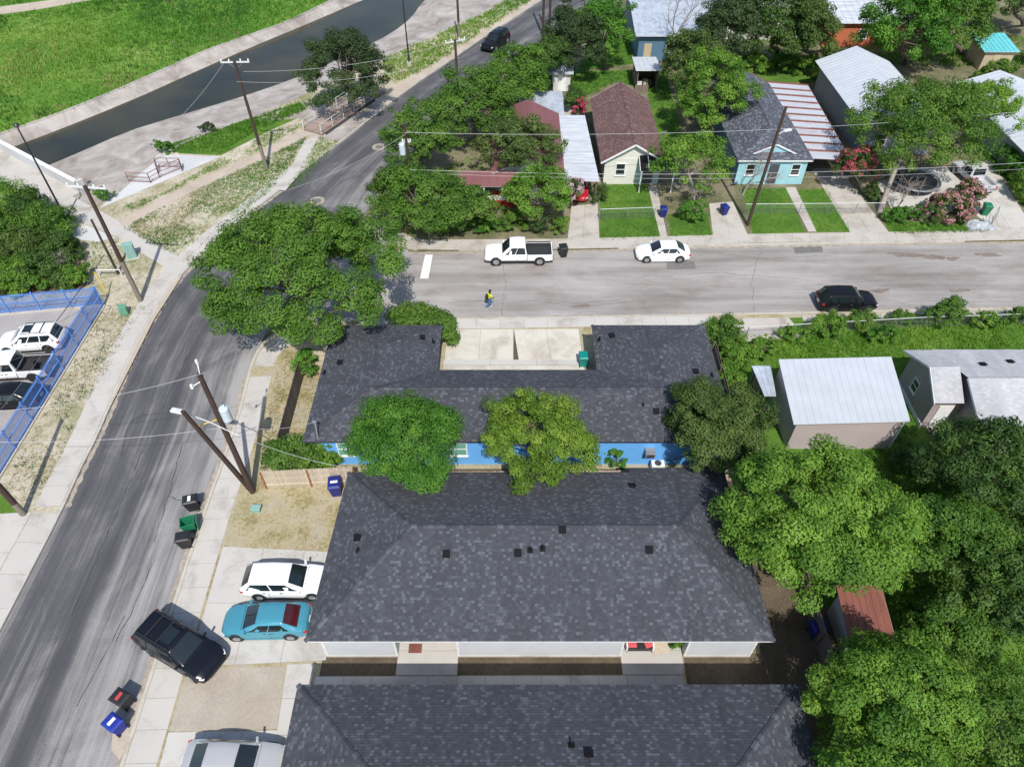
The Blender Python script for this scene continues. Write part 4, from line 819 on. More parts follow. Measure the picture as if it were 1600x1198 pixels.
# ================================================================== vehicles
def interp(st, x):
    for a, b in zip(st, st[1:]):
        if a[0] <= x <= b[0]:
            t = (x-a[0])/(b[0]-a[0]) if b[0] > a[0] else 0
            return [a[i]+(b[i]-a[i])*t for i in range(len(a))]
    return list(st[0] if x < st[0][0] else st[-1])
STYLE = {
 # body: x fraction, bottom z, deck z, half-width factor | cabin: belt z, roof z, x of (rear base, rear roof, front roof, front base) as fractions
 'sedan': dict(body=[(-.5,.34,.70,.70),(-.485,.24,.84,.88),(-.44,.20,.93,.96),(-.36,.19,.97,.99),(-.1,.18,.95,1),(.16,.18,.94,1),(.27,.19,.90,.99),(.40,.20,.78,.96),(.465,.22,.66,.86),(.5,.32,.52,.62)], belt=.93, roof=1.44, cab=(-.40,-.23,.05,.235), wr=.70, tyre=.32, ax=(-.30,.315)),
 'suv': dict(body=[(-.5,.40,.92,.80),(-.485,.32,1.04,.92),(-.44,.28,1.06,.97),(-.3,.26,1.06,1),(.0,.25,1.04,1),(.2,.25,1.03,1),(.30,.26,1.00,.99),(.42,.28,.92,.96),(.475,.30,.80,.88),(.5,.40,.62,.70)], belt=1.03, roof=1.70, cab=(-.485,-.40,.07,.235), wr=.74, tyre=.36, ax=(-.29,.315)),
 'wagon': dict(body=[(-.5,.36,.78,.76),(-.485,.26,.92,.90),(-.44,.22,.96,.97),(-.3,.20,.97,1),(.0,.19,.96,1),(.2,.19,.95,1),(.30,.20,.91,.99),(.42,.22,.80,.95),(.475,.25,.68,.86),(.5,.34,.54,.64)], belt=.95, roof=1.50, cab=(-.485,-.37,.06,.235), wr=.72, tyre=.33, ax=(-.29,.315)),
 'pickup': dict(body=[(-.12,.42,1.08,1),(.0,.42,1.07,1),(.2,.42,1.08,1),(.30,.42,1.08,1),(.42,.44,1.03,.97),(.48,.46,.96,.92),(.5,.50,.80,.84)], belt=1.06, roof=1.85, cab=(-.125,-.10,.12,.245), wr=.78, tyre=.40, ax=(-.31,.33)),
}
def make_car(name, label, loc, rz, style, L, W, paintm, cat='car', z=-.138, rim='rim', rails=False, sunroof=False, trim=None, rearglass='glass_car', wheels=True, bed='liner', panes=2, k=1.0):
    S = STYLE[style]; t = thing(name, label, cat, (loc[0],loc[1],z), rz); hw = W/2
    st = [(a*L,b*k,c*k,d*hw) for a,b,c,d in S['body']]
    xs = sorted(set([s[0] for s in st] + list(np.linspace(st[0][0], st[-1][0], 26))))
    m = MB(); n = 11
    for x in xs:
        _, zb, zt, w_ = interp(st, x); zm = zb+(zt-zb)*.55
        half = [(0,zt+.035),(w_*.45,zt+.028),(w_*.80,zt),(w_*.93,zt-.05),(w_*.985,zm+.05),(w_,zm-.05)]
        low = [(w_*.985,zb+.12),(w_*.93,zb+.02),(w_*.86,zb)]
        ring = half+low; full = ring + [(-p[0],p[1]) for p in reversed(ring[1:])]
        n = len(full); m.v += [(x,p[0],p[1]) for p in full]
    for i in range(len(xs)-1):
        for j in range(n): m.f.append((i*n+j,i*n+(j+1)%n,(i+1)*n+(j+1)%n,(i+1)*n+j))
    m.f.append(tuple(range(n-1,-1,-1))); m.f.append(tuple((len(xs)-1)*n+j for j in range(n)))
    body = build('body', m, paintm, t, smooth=38)
    # cabin
    xd, xc, xb, xa = [f_*L for f_ in S['cab']]; bz, rz_ = S['belt']*k, S['roof']*k; wb = hw*.95; wr = hw*S['wr']
    cs = [(xd,bz-.03,bz+.0,wb*.93,wb*.80),(xc,bz-.03,rz_-.035,wb,wr*.97),((xc*.5+xb*.5),bz-.03,rz_,wb,wr),(xb,bz-.03,rz_-.045,wb,wr*.98),(xa,bz-.03,bz+.0,wb*.95,wb*.83)]
    def ring_at(x):
        _, z0, z1, w0, w1 = interp(cs, x); e = .06 if z1-z0 > .2 else 0
        return [(w0,z0),(w0+(w1-w0)*.5,z0+(z1-e-z0)*.52),(w1,z1-e),(w1*.90,z1-.012),(w1*.5,z1+.018),(0,z1+.028)]
    m = MB(); xs2 = sorted(set([c[0] for c in cs]+list(np.linspace(xd,xa,15))))
    for x in xs2:
        h = ring_at(x); full = h + [(-p[0],p[1]) for p in reversed(h[:-1])]; n = len(full); m.v += [(x,p[0],p[1]) for p in full]
    for i in range(len(xs2)-1):
        for j in range(n-1): m.f.append((i*n+j+1,i*n+j,(i+1)*n+j,(i+1)*n+j+1))
    m.f.append(tuple(range(n))); m.f.append(tuple((len(xs2)-1)*n+j for j in range(n-1,-1,-1)))
    roof = build('roof', m, paintm, t, smooth=40)
    # glass, each pane its own part
    def glass_end(nm, x0, x1, mat):
        g = MB(); rows = []
        for s_ in (.06,.35,.65,.93):
            x = x0+(x1-x0)*s_; h = ring_at(x); wv = h[3][0]*.985; zz = [h[3][1],h[4][1],h[5][1],h[4][1],h[3][1]]
            d = .014*(1 if x1 < x0 else -1) * (1 if nm == 'windshield' else 1)
            rows.append([(x+(.012 if nm == 'windshield' else -.012),yy,z_+.016) for yy, z_ in zip((wv,wv*.5,0,-wv*.5,-wv),zz)])
        for r_ in rows: g.v += r_
        for i in range(3):
            for j in range(4): g.f.append((i*5+j,i*5+j+1,(i+1)*5+j+1,(i+1)*5+j))
        return build(nm, g, mat, t, smooth=60)
    glass_end('windshield', xa, xb, 'glass_car'); glass_end('rear_window', xd, xc, rearglass)
    def sp(x, f_):
        h = ring_at(x); a, b, c = h[0], h[1], h[2]
        if f_ < .52: q = f_/.52; return (a[0]+(b[0]-a[0])*q, a[1]+(b[1]-a[1])*q)
        q = (f_-.52)/.48; return (b[0]+(c[0]-b[0])*q, b[1]+(c[1]-b[1])*q)
    x_hi0, x_hi1 = xc+.04*L*.3, xb-.02*L; x_lo0, x_lo1 = xd+(xc-xd)*(.55 if style != 'pickup' else .9), xa-(xa-xb)*.30
    cuts = np.linspace(0,1,panes+1)
    for s_ in (1,-1):
        for i in range(panes):
            g = MB(); u0, u1 = cuts[i]+(.015 if i else 0), cuts[i+1]-(.015 if i < panes-1 else 0); pts = []
            for u, f_ in ((u0,.14),(u1,.14),(u1,.50),(u1,.88),(u0,.88),(u0,.50)):
                ff = (f_-.14)/.74; x = (x_lo0+(x_lo1-x_lo0)*u)*(1-ff)+(x_hi0+(x_hi1-x_hi0)*u)*ff
                p = sp(x, f_); pts.append((x, s_*(p[0]+.013), p[1]+.004))
            g.add(pts, [tuple(range(6)) if s_ < 0 else tuple(range(5,-1,-1))]); build('side_window', g, 'glass_car', t)
    # wheels
    R_ = S['tyre']*k
    for ax in S['ax']:
        for s_ in (1,-1):
            w_ = interp(st, max(ax*L, st[0][0]))[3]; x = ax*L
            ar = MB().tube([(x,s_*(w_*.80),R_+.02),(x,s_*(w_+.006),R_+.02)],R_+.075,20); build('wheel_arch', ar, 'plastic', t)
            wl = build('wheel', MB().tube([(x,s_*(w_-.18),R_),(x,s_*(w_-.0),R_),(x,s_*(w_+.018),R_)],[R_,R_,R_*.94],20), 'tyre', t, smooth=40)
            rm = MB().tube([(x,s_*(w_+.01),R_),(x,s_*(w_+.026),R_)],R_*.64,16)
            for q in range(5):
                a = q*2*math.pi/5; rm.beam((x,s_*(w_+.030),R_),(x+math.cos(a)*R_*.6,s_*(w_+.030),R_+math.sin(a)*R_*.6),.05,.02)
            build('rim', rm, rim, wl)
    # lamps, grille, plates, mirrors, handles
    fx, fr = st[-1], st[-3]; rx = st[0]
    for s_ in (1,-1):
        a = interp(st, L*.455)
        build('headlight', MB().obox((L*.455,s_*a[3]*.80,a[2]-.13),(.26,.30,.12),rz=-s_*.55,ry=.25), 'lamp_clear', t, bevel=.03)
        if style != 'pickup':
            a = interp(st, -L*.475); build('taillight', MB().obox((-L*.470,s_*a[3]*.86,a[2]-.14),(.20,.26,.17),rz=s_*.5), 'lamp_red', t, bevel=.03)
        xm = xa-(xa-xb)*.22; build('mirror', MB().obox((xm,s_*(wb+.03),bz+.07),(.12,.24,.13),rz=s_*.25), trim or paintm, t, bevel=.03)
        for i, xh in enumerate((xb*.3+xc*.7+.15, xb-.35)[:panes]): build('door_handle', MB().obox((xh,s_*(hw*.992),bz-.13),(.17,.035,.03)), 'chrome' if not trim else trim, t)
        build('sill', MB().box(S['ax'][0]*L+R_*1.25,S['ax'][1]*L-R_*1.25,*sorted((s_*hw*.93,s_*hw*1.004)),S['body'][3][1]*k-.02,S['body'][3][1]*k+.09), 'plastic' if style != 'sedan' else paintm, t)
        d = MB()
        for xs_ in (xb*.45+xc*.55+.1,): d.box(xs_-.006,xs_+.006,*sorted((s_*hw*.985,s_*hw*1.002)),S['body'][3][1]*k+.12,bz-.08)
        build('door_seam', d, 'plastic', t)
    gz_ = interp(st, L*.49); build('grille', MB().obox((L*.492,0,gz_[2]-.20),(.06,gz_[3]*1.1,.16)), 'plastic', t, bevel=.02)
    build('front_bumper', MB().obox((L*.482,0,gz_[1]+.07),(.12,gz_[3]*1.55,.14)), 'plastic' if trim != 'chrome' else 'chrome', t, bevel=.04)
    if style != 'pickup':
        build('rear_bumper', MB().obox((-L*.492,0,rx[1]+.06),(.07,rx[3]*1.9,.16)), 'plastic' if style == 'suv' else paintm, t, bevel=.03)
        build('licence_plate', MB().obox((-L*.502,0,rx[1]+.30),(.03,.36,.16)), 'plate', t)
    ds = MB()
    ds.box(xa+.05,xa+.065,-hw*.75,hw*.75,interp(st,xa+.06)[2]+.028,interp(st,xa+.06)[2]+.036); build('hood_seam', ds, 'plastic', t)
    wp = MB()
    for yy in (-.35,.25): wp.beam((xa-.04,yy,bz+.055),(xa-.14,yy+.45,bz+.12),.02,.015)
    build('wiper', wp, 'plastic', t)
    if rails:
        for s_ in (1,-1):
            build('roof_rail', MB().tube([(xc+.1,s_*wr*.86,rz_),(xc+.2,s_*wr*.86,rz_+.06),(xb-.3,s_*wr*.86,rz_+.06),(xb-.15,s_*wr*.86,rz_-.01)],.022,6), trim or 'plastic', t)
        for f_ in (.30,.62): build('cross_bar', MB().box(xc+(xb-xc)*f_-.03,xc+(xb-xc)*f_+.03,-wr*.84,wr*.84,rz_+.045,rz_+.07), trim or 'plastic', t)
    if sunroof: build('sunroof', MB().box(xb-.85,xb-.22,-wr*.56,wr*.56,rz_+.005,rz_+.034), 'glass_car', t)
    if style == 'pickup':
        x0, x1 = -L*.5, -L*.128; zt, zb, fl = 1.10*k, .46*k, .72*k
        sd = [(x0+.02,zb+.1),(x0,zb+.25),(x0+.02,zt-.03),(x0+.08,zt),(x1,zt),(x1,zb),(x0+.3,zb)]
        for s_ in (1,-1):
            m = MB(); nn = len(sd); y0, y1 = s_*(hw*.80), s_*hw*.985
            m.v += [(p[0],y0,p[1]) for p in sd]+[(p[0],y1,p[1]) for p in sd]
            m.f += [(i,(i+1)%nn,nn+(i+1)%nn,nn+i) for i in range(nn)]+[tuple(range(nn-1,-1,-1)),tuple(range(nn,2*nn))]
            build('bed_side', m, paintm, t, bevel=.03); build('bed_rail', MB().box(x0+.1,x1-.02,*sorted((s_*hw*.81,s_*hw*.96)),zt+.002,zt+.022), bed, t)
            build('taillight', MB().obox((x0+.02,s_*hw*.90,zt-.28),(.08,.15,.34)), 'lamp_red', t, bevel=.02)
        build('bed_floor', MB().box(x0+.09,x1,-hw*.795,hw*.795,fl-.06,fl), bed, t)
        lw = MB()
        for s_ in (1,-1): lw.box(x0+.09,x1-.05,*sorted((s_*hw*.755,s_*hw*.797)),fl+.002,zt-.03)
        lw.box(x1-.05,x1-.01,-hw*.79,hw*.79,fl+.002,zt-.03); build('bed_wall', lw, bed, t)
        tg = build('tailgate', MB().box(x0,x0+.085,-hw*.795,hw*.795,zb+.22,zt-.01), paintm, t, bevel=.02); build('handle', MB().box(x0-.02,x0+.01,-.12,.12,zt-.18,zt-.10), 'plastic', tg)
        build('rear_bumper', MB().box(x0-.10,x0+.1,-hw*.95,hw*.95,zb-.02,zb+.2), 'chrome', t, bevel=.03); build('licence_plate', MB().box(x0-.115,x0-.10,-.17,.17,zb,zb+.14), 'plate', t)
        build('chassis', MB().box(x0+.2,x1+.1,-hw*.55,hw*.55,zb-.12,zb+.2), 'plastic', t)
    return t
make_car('parked_car', 'white wagon nose in under the eave beside the teal sedan', (-12.65,19.48,0.70)[:2], R(0), 'wagon', 4.85, 1.86, 'paint_white', z=.016)
make_car('parked_car', 'teal sedan with dark red rear window parked beside the white wagon', (-13.24,17.14,0.70)[:2], R(181.5), 'sedan', 4.65, 1.82, 'paint_teal', rearglass='rear_red', z=.016)
make_car('parked_car', 'large black suv parked askew across the pavement with roof rails', (-17.44,15.70,0.85)[:2], R(-27), 'suv', 5.0, 2.0, 'paint_navy', 'suv', rails=True, sunroof=True, z=.0, panes=3)
make_car('parked_car', 'silver coupe on the driveway at the bottom edge', (-13.08,10.11,0.70)[:2], R(-2), 'sedan', 4.85, 1.92, 'paint_silver', z=.016)
make_car('pickup_truck', 'white crew cab pickup with black empty bed parked at the kerb', (0.55,50.54,0.90)[:2], R(181), 'pickup', 5.85, 2.03, 'paint_white', 'pickup', panes=2)
make_car('parked_car', 'white sedan parked at the far kerb in front of the maroon cottage', (13.10,50.82,0.70)[:2], R(181), 'sedan', 4.65, 1.80, 'paint_white')
make_car('driving_car', 'black suv driving on the side street past the weedy fence', (26.93,44.17,0.80)[:2], R(1.5), 'suv', 4.65, 1.90, 'paint_black', 'suv', k=.98, panes=3)
d_ = Vector((-0.88,102.79)) - Vector((-3.66,97.39))
make_car('driving_car', 'large black suv coming down the main road at the top', (-2.20,97.65,0.80)[:2], math.atan2(-d_.y,-d_.x), 'suv', 5.3, 2.05, 'paint_black', 'suv', k=1.06, rails=False, panes=3)
make_car('pickup_truck', 'old silver pickup parked on the driveway at the right edge', (45.62,63.17,0.80)[:2], R(97), 'pickup', 5.1, 1.85, 'paint_grey', 'pickup', z=.016, k=.9, bed='paint_grey')
make_car('parked_car', 'red car mostly hidden under the white carport roof', (6.5,61.3), R(-92), 'sedan', 4.5, 1.8, 'paint_red', z=.014)
make_car('parked_car', 'white suv with sunroof and roof bars in the fenced car park', (-36.30,39.33,0.80)[:2], R(186), 'suv', 4.75, 1.9, 'paint_white', 'suv', z=.01, rails=True, sunroof=True, rim='rim_dark', panes=3)
make_car('pickup_truck', 'white pickup with dark soft back between the white suv and the black car', (-36.21,36.29,0.90)[:2], R(185), 'pickup', 5.4, 1.9, 'paint_white', 'pickup', z=.01, rim='rim_dark', trim='plastic')
make_car('parked_car', 'black sedan behind the blue fence, nearest to the street', (-35.44,33.58,0.70)[:2], R(184), 'sedan', 4.9, 1.86, 'paint_black', z=.01)
# spare wheel in the bed of the white soft-top pickup
q = (-34.34,36.06,1.00)
sw_ = thing('spare_wheel', 'black spare wheel standing in the bed of the white pickup in the car park', 'wheel', (q[0],q[1],.75), R(10))
build('tyre', MB().tube([(-.12,0,.37),(.12,0,.37)],.37,18), 'tyre', sw_); build('rim', MB().tube([(-.125,0,.37),(.125,0,.37)],.2,12), 'rim_dark', sw_)
# ------------------------------------------------------------------ wheeled bins
def make_bin(label, loc, rz, body, lid=None, open_lid=False, s=1.0, z=-.138, sticker=None, tilt=0):
    t = thing('wheeled_bin', label, 'bin', (loc[0],loc[1],z), rz); h = 1.0*s; a, b = .24*s, .33*s; da, db = .27*s, .40*s
    m = MB().add([(-a,-da,.05),(a,-da,.05),(a,da,.05),(-a,da,.05),(-b,-db,h),(b,-db,h),(b,db,h),(-b,db,h)],[(3,2,1,0),(0,1,5,4),(1,2,6,5),(2,3,7,6),(3,0,4,7)])
    m.add([(-b*.92,-db*.92,h),(b*.92,-db*.92,h),(b*.92,db*.92,h),(-b*.92,db*.92,h),(-a*.9,-da*.9,.12),(a*.9,-da*.9,.12),(a*.9,da*.9,.12),(-a*.9,da*.9,.12)],[(4,5,6,7),(4,0,1,5)[::-1],(5,1,2,6)[::-1],(6,2,3,7)[::-1],(7,3,0,4)[::-1]])
    build('body', m, body, t)
    build('rim', MB().box(-b-.025,-b*.92,-db-.025,db+.025,h-.05,h+.004).box(b*.92,b+.025,-db-.025,db+.025,h-.05,h+.004).box(-b*.92,b*.92,-db-.025,-db*.92,h-.05,h+.004).box(-b*.92,b*.92,db*.92,db+.025,h-.05,h+.004), body, t)
    if open_lid: l = MB().obox((0,db+.09,h-.36*s),(b*2.1,.05,.80*s),rx=-.12)
    else:
        l = MB().add([(-b-.03,-db-.03,h+.008),(b+.03,-db-.03,h+.008),(b+.03,db+.05,h+.008),(-b-.03,db+.05,h+.008),(-b*.8,-db*.75,h+.085),(b*.8,-db*.75,h+.085),(b*.8,db*.85,h+.085),(-b*.8,db*.85,h+.085)],[(3,2,1,0),(4,5,6,7),(0,1,5,4),(1,2,6,5),(2,3,7,6),(3,0,4,7)])
    ld = build('lid', l, lid or body, t, bevel=.012)
    if sticker:
        build('label', MB().box(-b*.6,b*.6,-.09,.09,h+.0865,h+.088), sticker, ld)
    build('handle', MB().tube([(-b*.8,db+.10,h-.03),(b*.8,db+.10,h-.03)],.018,6).box(-b*.8,-b*.7,db,db+.1,h-.06,h-.02).box(b*.7,b*.8,db,db+.1,h-.06,h-.02), body, t)
    for sx in (-1,1):
        w_ = build('wheel', MB().tube([(sx*a*1.02,da*.95,.12),(sx*(a+.06),da*.95,.12)],.12,12), 'tyre', t); build('hub', MB().tube([(sx*(a+.061),da*.95,.12),(sx*(a+.066),da*.95,.12)],.05,8), 'rim', w_)
    return t
make_bin('black wheeled bin with white label at the kerb in front of the leaning poles', (-19.73,24.76), R(-75), 'bin_black', sticker='label_white')
make_bin('green wheeled bin with its lid hanging open at the kerb', (-19.40,23.20), R(-70), 'bin_green', open_lid=True)
make_bin('black wheeled bin touching the open green bin', (-19.33,22.15), R(-78), 'bin_black')
make_bin('black wheeled bin with red label beside the blue bin in the gutter', (-19.51,13.03), R(-115), 'bin_black', sticker='label_red')
make_bin('bright blue wheeled bin in the gutter at the lower left', (-19.41,11.84), R(-120), 'bin_blue', sticker='label_white')
make_bin('dark blue bin with white label beside the roof corner and pale fence', (-11.02,25.81), R(8), 'bin_navy', z=.0, s=1.12, sticker='label_white')
make_bin('teal green bin standing on the concrete drive by the right wing', (5.27,37.26), R(180), 'bin_teal', z=.012)
make_bin('blue bin tucked in front of the teal bin on the concrete drive', (5.02,34.35), R(180), 'bin_blue', z=.012)
make_bin('black bin at the kerb behind the white pickup', (4.48,50.94), R(10), 'bin_black')
make_bin('dark blue bin in the shade beside the rusty shed', (16.34,16.64), R(100), 'bin_navy', z=0)
make_bin('green bin at the end of the driveway by the silver pickup', (44.23,57.27), R(-10), 'bin_green', z=.01)
for i, q in enumerate(((14.06,56.95), (19.81,57.27))): make_bin(('blue bin on the lawn left of the grey twiggy tree','blue bin right of the grey twiggy tree on the front drive')[i], q, R(20*i), 'bin_navy', z=.01, s=.9)
make_bin('green bin lying against the trees at the bottom right', (15.48,10.30), R(90), 'bin_green', z=0)
# ------------------------------------------------------------------ pedestrian
pp = (-1.81,44.02)
pe = thing('person', 'person in a yellow shirt and blue jeans walking across the side street with a bag', 'person', (pp[0],pp[1],-.142), R(20))
def skin(name, verts, edges, rad, mat, parent, root=0):
    me = bpy.data.meshes.new(name); me.from_pydata(verts, edges, []); o = link(bpy.data.objects.new(name, me), parent); me.materials.append(MAT[mat])
    o.modifiers.new('skin', 'SKIN')
    for i, r_ in enumerate(rad): me.skin_vertices[0].data[i].radius = (r_, r_)
    me.skin_vertices[0].data[root].use_root = True
    s_ = o.modifiers.new('sub', 'SUBSURF'); s_.levels = 2; s_.render_levels = 2; 
    return o
plain('skin', (.10,.055,.038), .6); plain('shirt', (.62,.68,.02), .8); plain('jeans', (.07,.13,.28), .9); plain('hair', (.012,.010,.010), .8); plain('shoe', (.55,.55,.55), .7)
V = [(0,0,.93),(.0,0,1.10),(.02,0,1.30),(.03,0,1.44),(.05,0,1.52),(.07,0,1.62),(.08,0,1.72),  # pelvis..head
     (.03,.17,1.41),(-.10,.23,1.14),(.08,.24,.93),(.11,.24,.86),(.03,-.17,1.41),(.14,-.22,1.15),(.30,-.20,.99),(.34,-.20,.93),
     (.02,.09,.88),(.16,.10,.50),(.08,.10,.10),(.20,.11,.05),(.0,-.09,.88),(-.06,-.10,.50),(-.36,-.10,.16),(-.27,-.11,.06)]
E_ = [(0,1),(1,2),(2,3),(3,4),(4,5),(5,6),(3,7),(7,8),(8,9),(9,10),(3,11),(11,12),(12,13),(13,14),(0,15),(15,16),(16,17),(17,18),(0,19),(19,20),(20,21),(21,22)]
Rd = [.13,.125,.15,.11,.06,.095,.075,.07,.05,.04,.045,.07,.05,.04,.045,.10,.07,.05,.045,.10,.07,.05,.045]
skin('body', V, E_, Rd, 'skin', pe)
sv = [0,1,2,3,7,8,11,12]; mp_ = {v:i for i, v in enumerate(sv)}
skin('shirt', [V[i] for i in sv], [(mp_[a],mp_[b]) for a, b in E_ if a in mp_ and b in mp_], [Rd[i]+.025 for i in sv], 'shirt', pe)
sv = [0,15,16,17,19,20,21]; mp_ = {v:i for i, v in enumerate(sv)}
skin('jeans', [V[i] for i in sv], [(mp_[a],mp_[b]) for a, b in E_ if a in mp_ and b in mp_], [Rd[i]+.022 for i in sv], 'jeans', pe)
for k_, (a, b) in enumerate((((.05,.10,.05),(.24,.11,.04)),((-.38,-.10,.13),(-.26,-.11,.03)))): build('shoe', MB().beam(a,b,.11,.09), 'shoe', pe, bevel=.02)
hb = MB()
for i in range(7):
    for j in range(10):
        th, ph = math.pi*.62*i/6, 2*math.pi*j/10; hb.v.append((.065+.115*math.sin(th)*math.cos(ph),.105*math.sin(th)*math.sin(ph),1.68+.12*math.cos(th)))
for i in range(6):
    for j in range(10): hb.f.append((i*10+j,(i+1)*10+j,(i+1)*10+(j+1)%10,i*10+(j+1)%10))
build('hair', hb, 'hair', pe, smooth=60)
bp = thing('backpack', 'dark bag on the back of the walking person', 'bag', (pp[0]-.2*math.cos(R(20)),pp[1]-.2*math.sin(R(20)),.78), R(20))
build('pack', MB().obox((0,0,.22),(.18,.30,.44)), 'plastic', bp, bevel=.05); build('pocket', MB().obox((-.11,0,.14),(.06,.22,.2)), 'hair', bp, bevel=.02)
# ------------------------------------------------------------------ porch things
mt = tag(build('doormat', MB().box(-.35,.35,-.25,.25,0,.012), 'metal_red', None), 'maroon doormat on the left porch slab', 'mat'); mt.location = ((-5.15,15.83)[0],(-5.15,15.83)[1],.036)
lv = thing('loveseat', 'dark wicker loveseat with red cushions on the right porch', 'sofa', (6.75,15.95,.034)); build('seat', MB().box(-.65,.65,-.35,.35,.18,.40), 'plastic', lv, bevel=.02); build('backrest', MB().box(-.65,.65,.35,.45,.18,.85), 'plastic', lv, bevel=.02)
for sx in (-1,1): build('armrest', MB().box(*sorted((sx*.65,sx*.73)),-.35,.45,.18,.62), 'trim_white', lv); 
for sx in (-1,1):
    for sy in (-.3,.38): build('leg', MB().box(sx*.66-.03,sx*.66+.03,sy-.03,sy+.03,0,.18), 'plastic', lv)
plain('cushion', (.60,.09,.11), .9)
for i, sx in enumerate((-.4,.45)):
    c_ = thing('cushion', ('red cushion on the left of the porch loveseat','red cushion on the right of the porch loveseat')[i], 'cushion', (6.75+sx,15.9,.44)); build('pad', MB().obox((0,0,.09),(.46,.46,.16),rz=.3*i), 'cushion', c_, bevel=.05)
rg = tag(build('rug', MB().box(-.4,.4,-.3,.3,0,.012), 'fence_new', None), 'brown patterned rug beside the loveseat on the right porch', 'rug'); rg.location = (7.95,15.85,.036)
# ================================================================== poles, wires, fences, bridges
def crossarm(m, p, ang, ln, z, wd=.11): 
    d = Vector((math.cos(ang),math.sin(ang),0))*ln/2; c = Vector((p[0],p[1],z)); m.beam(c-d, c+d, wd, wd); return c-d, c+d
def upole(label, base, h, lean=(0,0), r=.17, arm=None, pale=.3, xf=None, lamp=None, mat='pole_wood', name='utility_pole'):
    t = thing(name, label, 'pole', (base[0],base[1],-.02)); b = Vector((0,0,0)); top = Vector((lean[0],lean[1],h))
    build('shaft', MB().tube([b.lerp(top,k) for k in (0,.3,.6,1)],[r,r*.93,r*.84,r*.72],10), mat, t, smooth=50)
    if pale: build('pale_base', MB().tube([b, b.lerp(top,pale)],[r+.012,r*.92+.012],10), 'pole_pale', t, smooth=50)
    ends = []
    if arm:
        for z, ang, ln in arm:
            m = MB(); p = b.lerp(top, z/h); e = crossarm(m, (p.x,p.y+.14), ang, ln, z); build('crossarm', m, 'steel_white' if mat != 'x' else 'pole_pale', t); d = e[1]-e[0]
            for f_ in (.03,.3,.7,.97):
                q = e[0]+d*f_; build('insulator', MB().tube([q+Vector((0,0,.05)),q+Vector((0,0,.16)),q+Vector((0,0,.28))],[.05,.075,.045],8), 'insulator', t)
            br = MB(); br.beam(p+Vector((0,.14,-.6)), e[0]+d*.22, .04, .02); br.beam(p+Vector((0,.14,-.6)), e[0]+d*.78, .04, .02); build('brace', br, 'steel', t)
            ends.append(e)
    if xf:
        z, ang = xf; p = b.lerp(top, z/h); c = p+Vector((math.cos(ang),math.sin(ang),0))*.42
        k = build('transformer', MB().tube([c+Vector((0,0,-.5)),c+Vector((0,0,.42)),c+Vector((0,0,.5))],[.27,.27,.2],14), 'transformer', t, smooth=40)
        build('bushing', MB().tube([c+Vector((.08,0,.5)),c+Vector((.08,0,.72))],.04,6), 'insulator', k); build('bracket', MB().beam(p, c, .08, .2), 'steel', k)
    if lamp:
        z, ang, ln, rise = lamp; p = b.lerp(top, z/h); d = Vector((math.cos(ang),math.sin(ang),0)); e = p+d*ln+Vector((0,0,rise))
        k = build('lamp_arm', MB().tube([p, p+d*ln*.5+Vector((0,0,rise*.75)), e],.035,6), 'steel_white', t)
        build('lamp_head', MB().obox(e+d*.3,(.75,.3,.16),rz=ang), 'steel_white', k, bevel=.05)
    return t
P1 = upole('tall wooden pole with crossarm on the verge beside the channel ramp', (-24.94,65.45), 10.8, (-.35,.2), arm=[(10.6,.05,2.6)], pale=.25)
P2_ = upole('wooden pole with crossarm beside the path crossing near the blue fence', (-30.24,44.66), 10.5, (0,0), r=.19, arm=[(10.3,-.12,3.0)], pale=.38)
upole('short leaning wooden stub pole left of the crossarm pole by the path', (-33.43,48.21), 5.2, (-.2,.3), r=.12, pale=0)
PA = upole('dark upright pole carrying a transformer at the sidewalk corner of the dry lawn', (-16.37,25.91), 10.4, (-.15,.25), r=.19, xf=(7.2,.2), pale=0)
q = (-17.65,25.10,8.60); bs = (-16.58,26.11)
PB = upole('dark leaning pole crossing beneath the transformer pole', bs, 8.6, (q[0]-bs[0],q[1]-bs[1]), r=.17, pale=0, lamp=None)
# street lamp bracket of the transformer pole
q0 = Vector((-15.72,25.89,5.60)); q1 = Vector((-18.08,25.71,7.80)); PAo = Vector(PA.location)
arm_ = build('lamp_arm', MB().tube([q0-PAo, q0.lerp(q1,.5)-PAo+Vector((0,0,.15)), q1-PAo],.035,6), 'steel_white', PA); build('lamp_head', MB().obox(q1-PAo+Vector((-.35,.1,0)),(.75,.32,.16),rz=2.9), 'steel_white', arm_, bevel=.05)
br = MB().tube([(-.15,.25,10.2),(-.1,.35,10.75),(-.12,.45,11.0)],.03,6); br.tube([(-.12,.45,10.95),(-.12,.45,11.2)],.07,8); br.tube([(-.15,.2,9.9),(-.6,-.15,9.8)],.03,6); br.tube([(-.6,-.15,9.7),(-.6,-.15,9.95)],.08,8); build('line_bracket', br, 'insulator', PA)
build('guy_marker', MB().tube([Vector((-16.81,26.41,6.40))-PAo, Vector((-17.91,25.84,6.40))-PAo],.03,6), 'yellow', PA)
upole('brown wooden pole cut off by the left edge at the sidewalk', (-30.04,24.25), 10, (0,0), r=.19, pale=.12)
upole('pole with pale box and street lines beside the corner trees', (-9.19,57.64,8.50)[:2], 8.5, (0,0), r=.16, arm=[(7.0,.1,.7)], xf=(6.5,3.4), pale=0)
upole('wooden pole with short crossarm behind the corner trees by the main road', (-5.72,74.02,9.50)[:2], 9.5, (0,0), r=.17, arm=[(9.3,.5,2.2)], pale=0)
upole('wooden pole with yellow marker on the far verge of the main road', (-7.02,98.26), 11, (0,0), r=.17, pale=.25)
for i, q in enumerate(((4.21,101.40), (5.06,100.94))): upole(('left of the two dark poles standing together by the upper main road','right of the two dark poles standing together by the upper main road')[i], q, 11, (0,0), r=.19, pale=0)
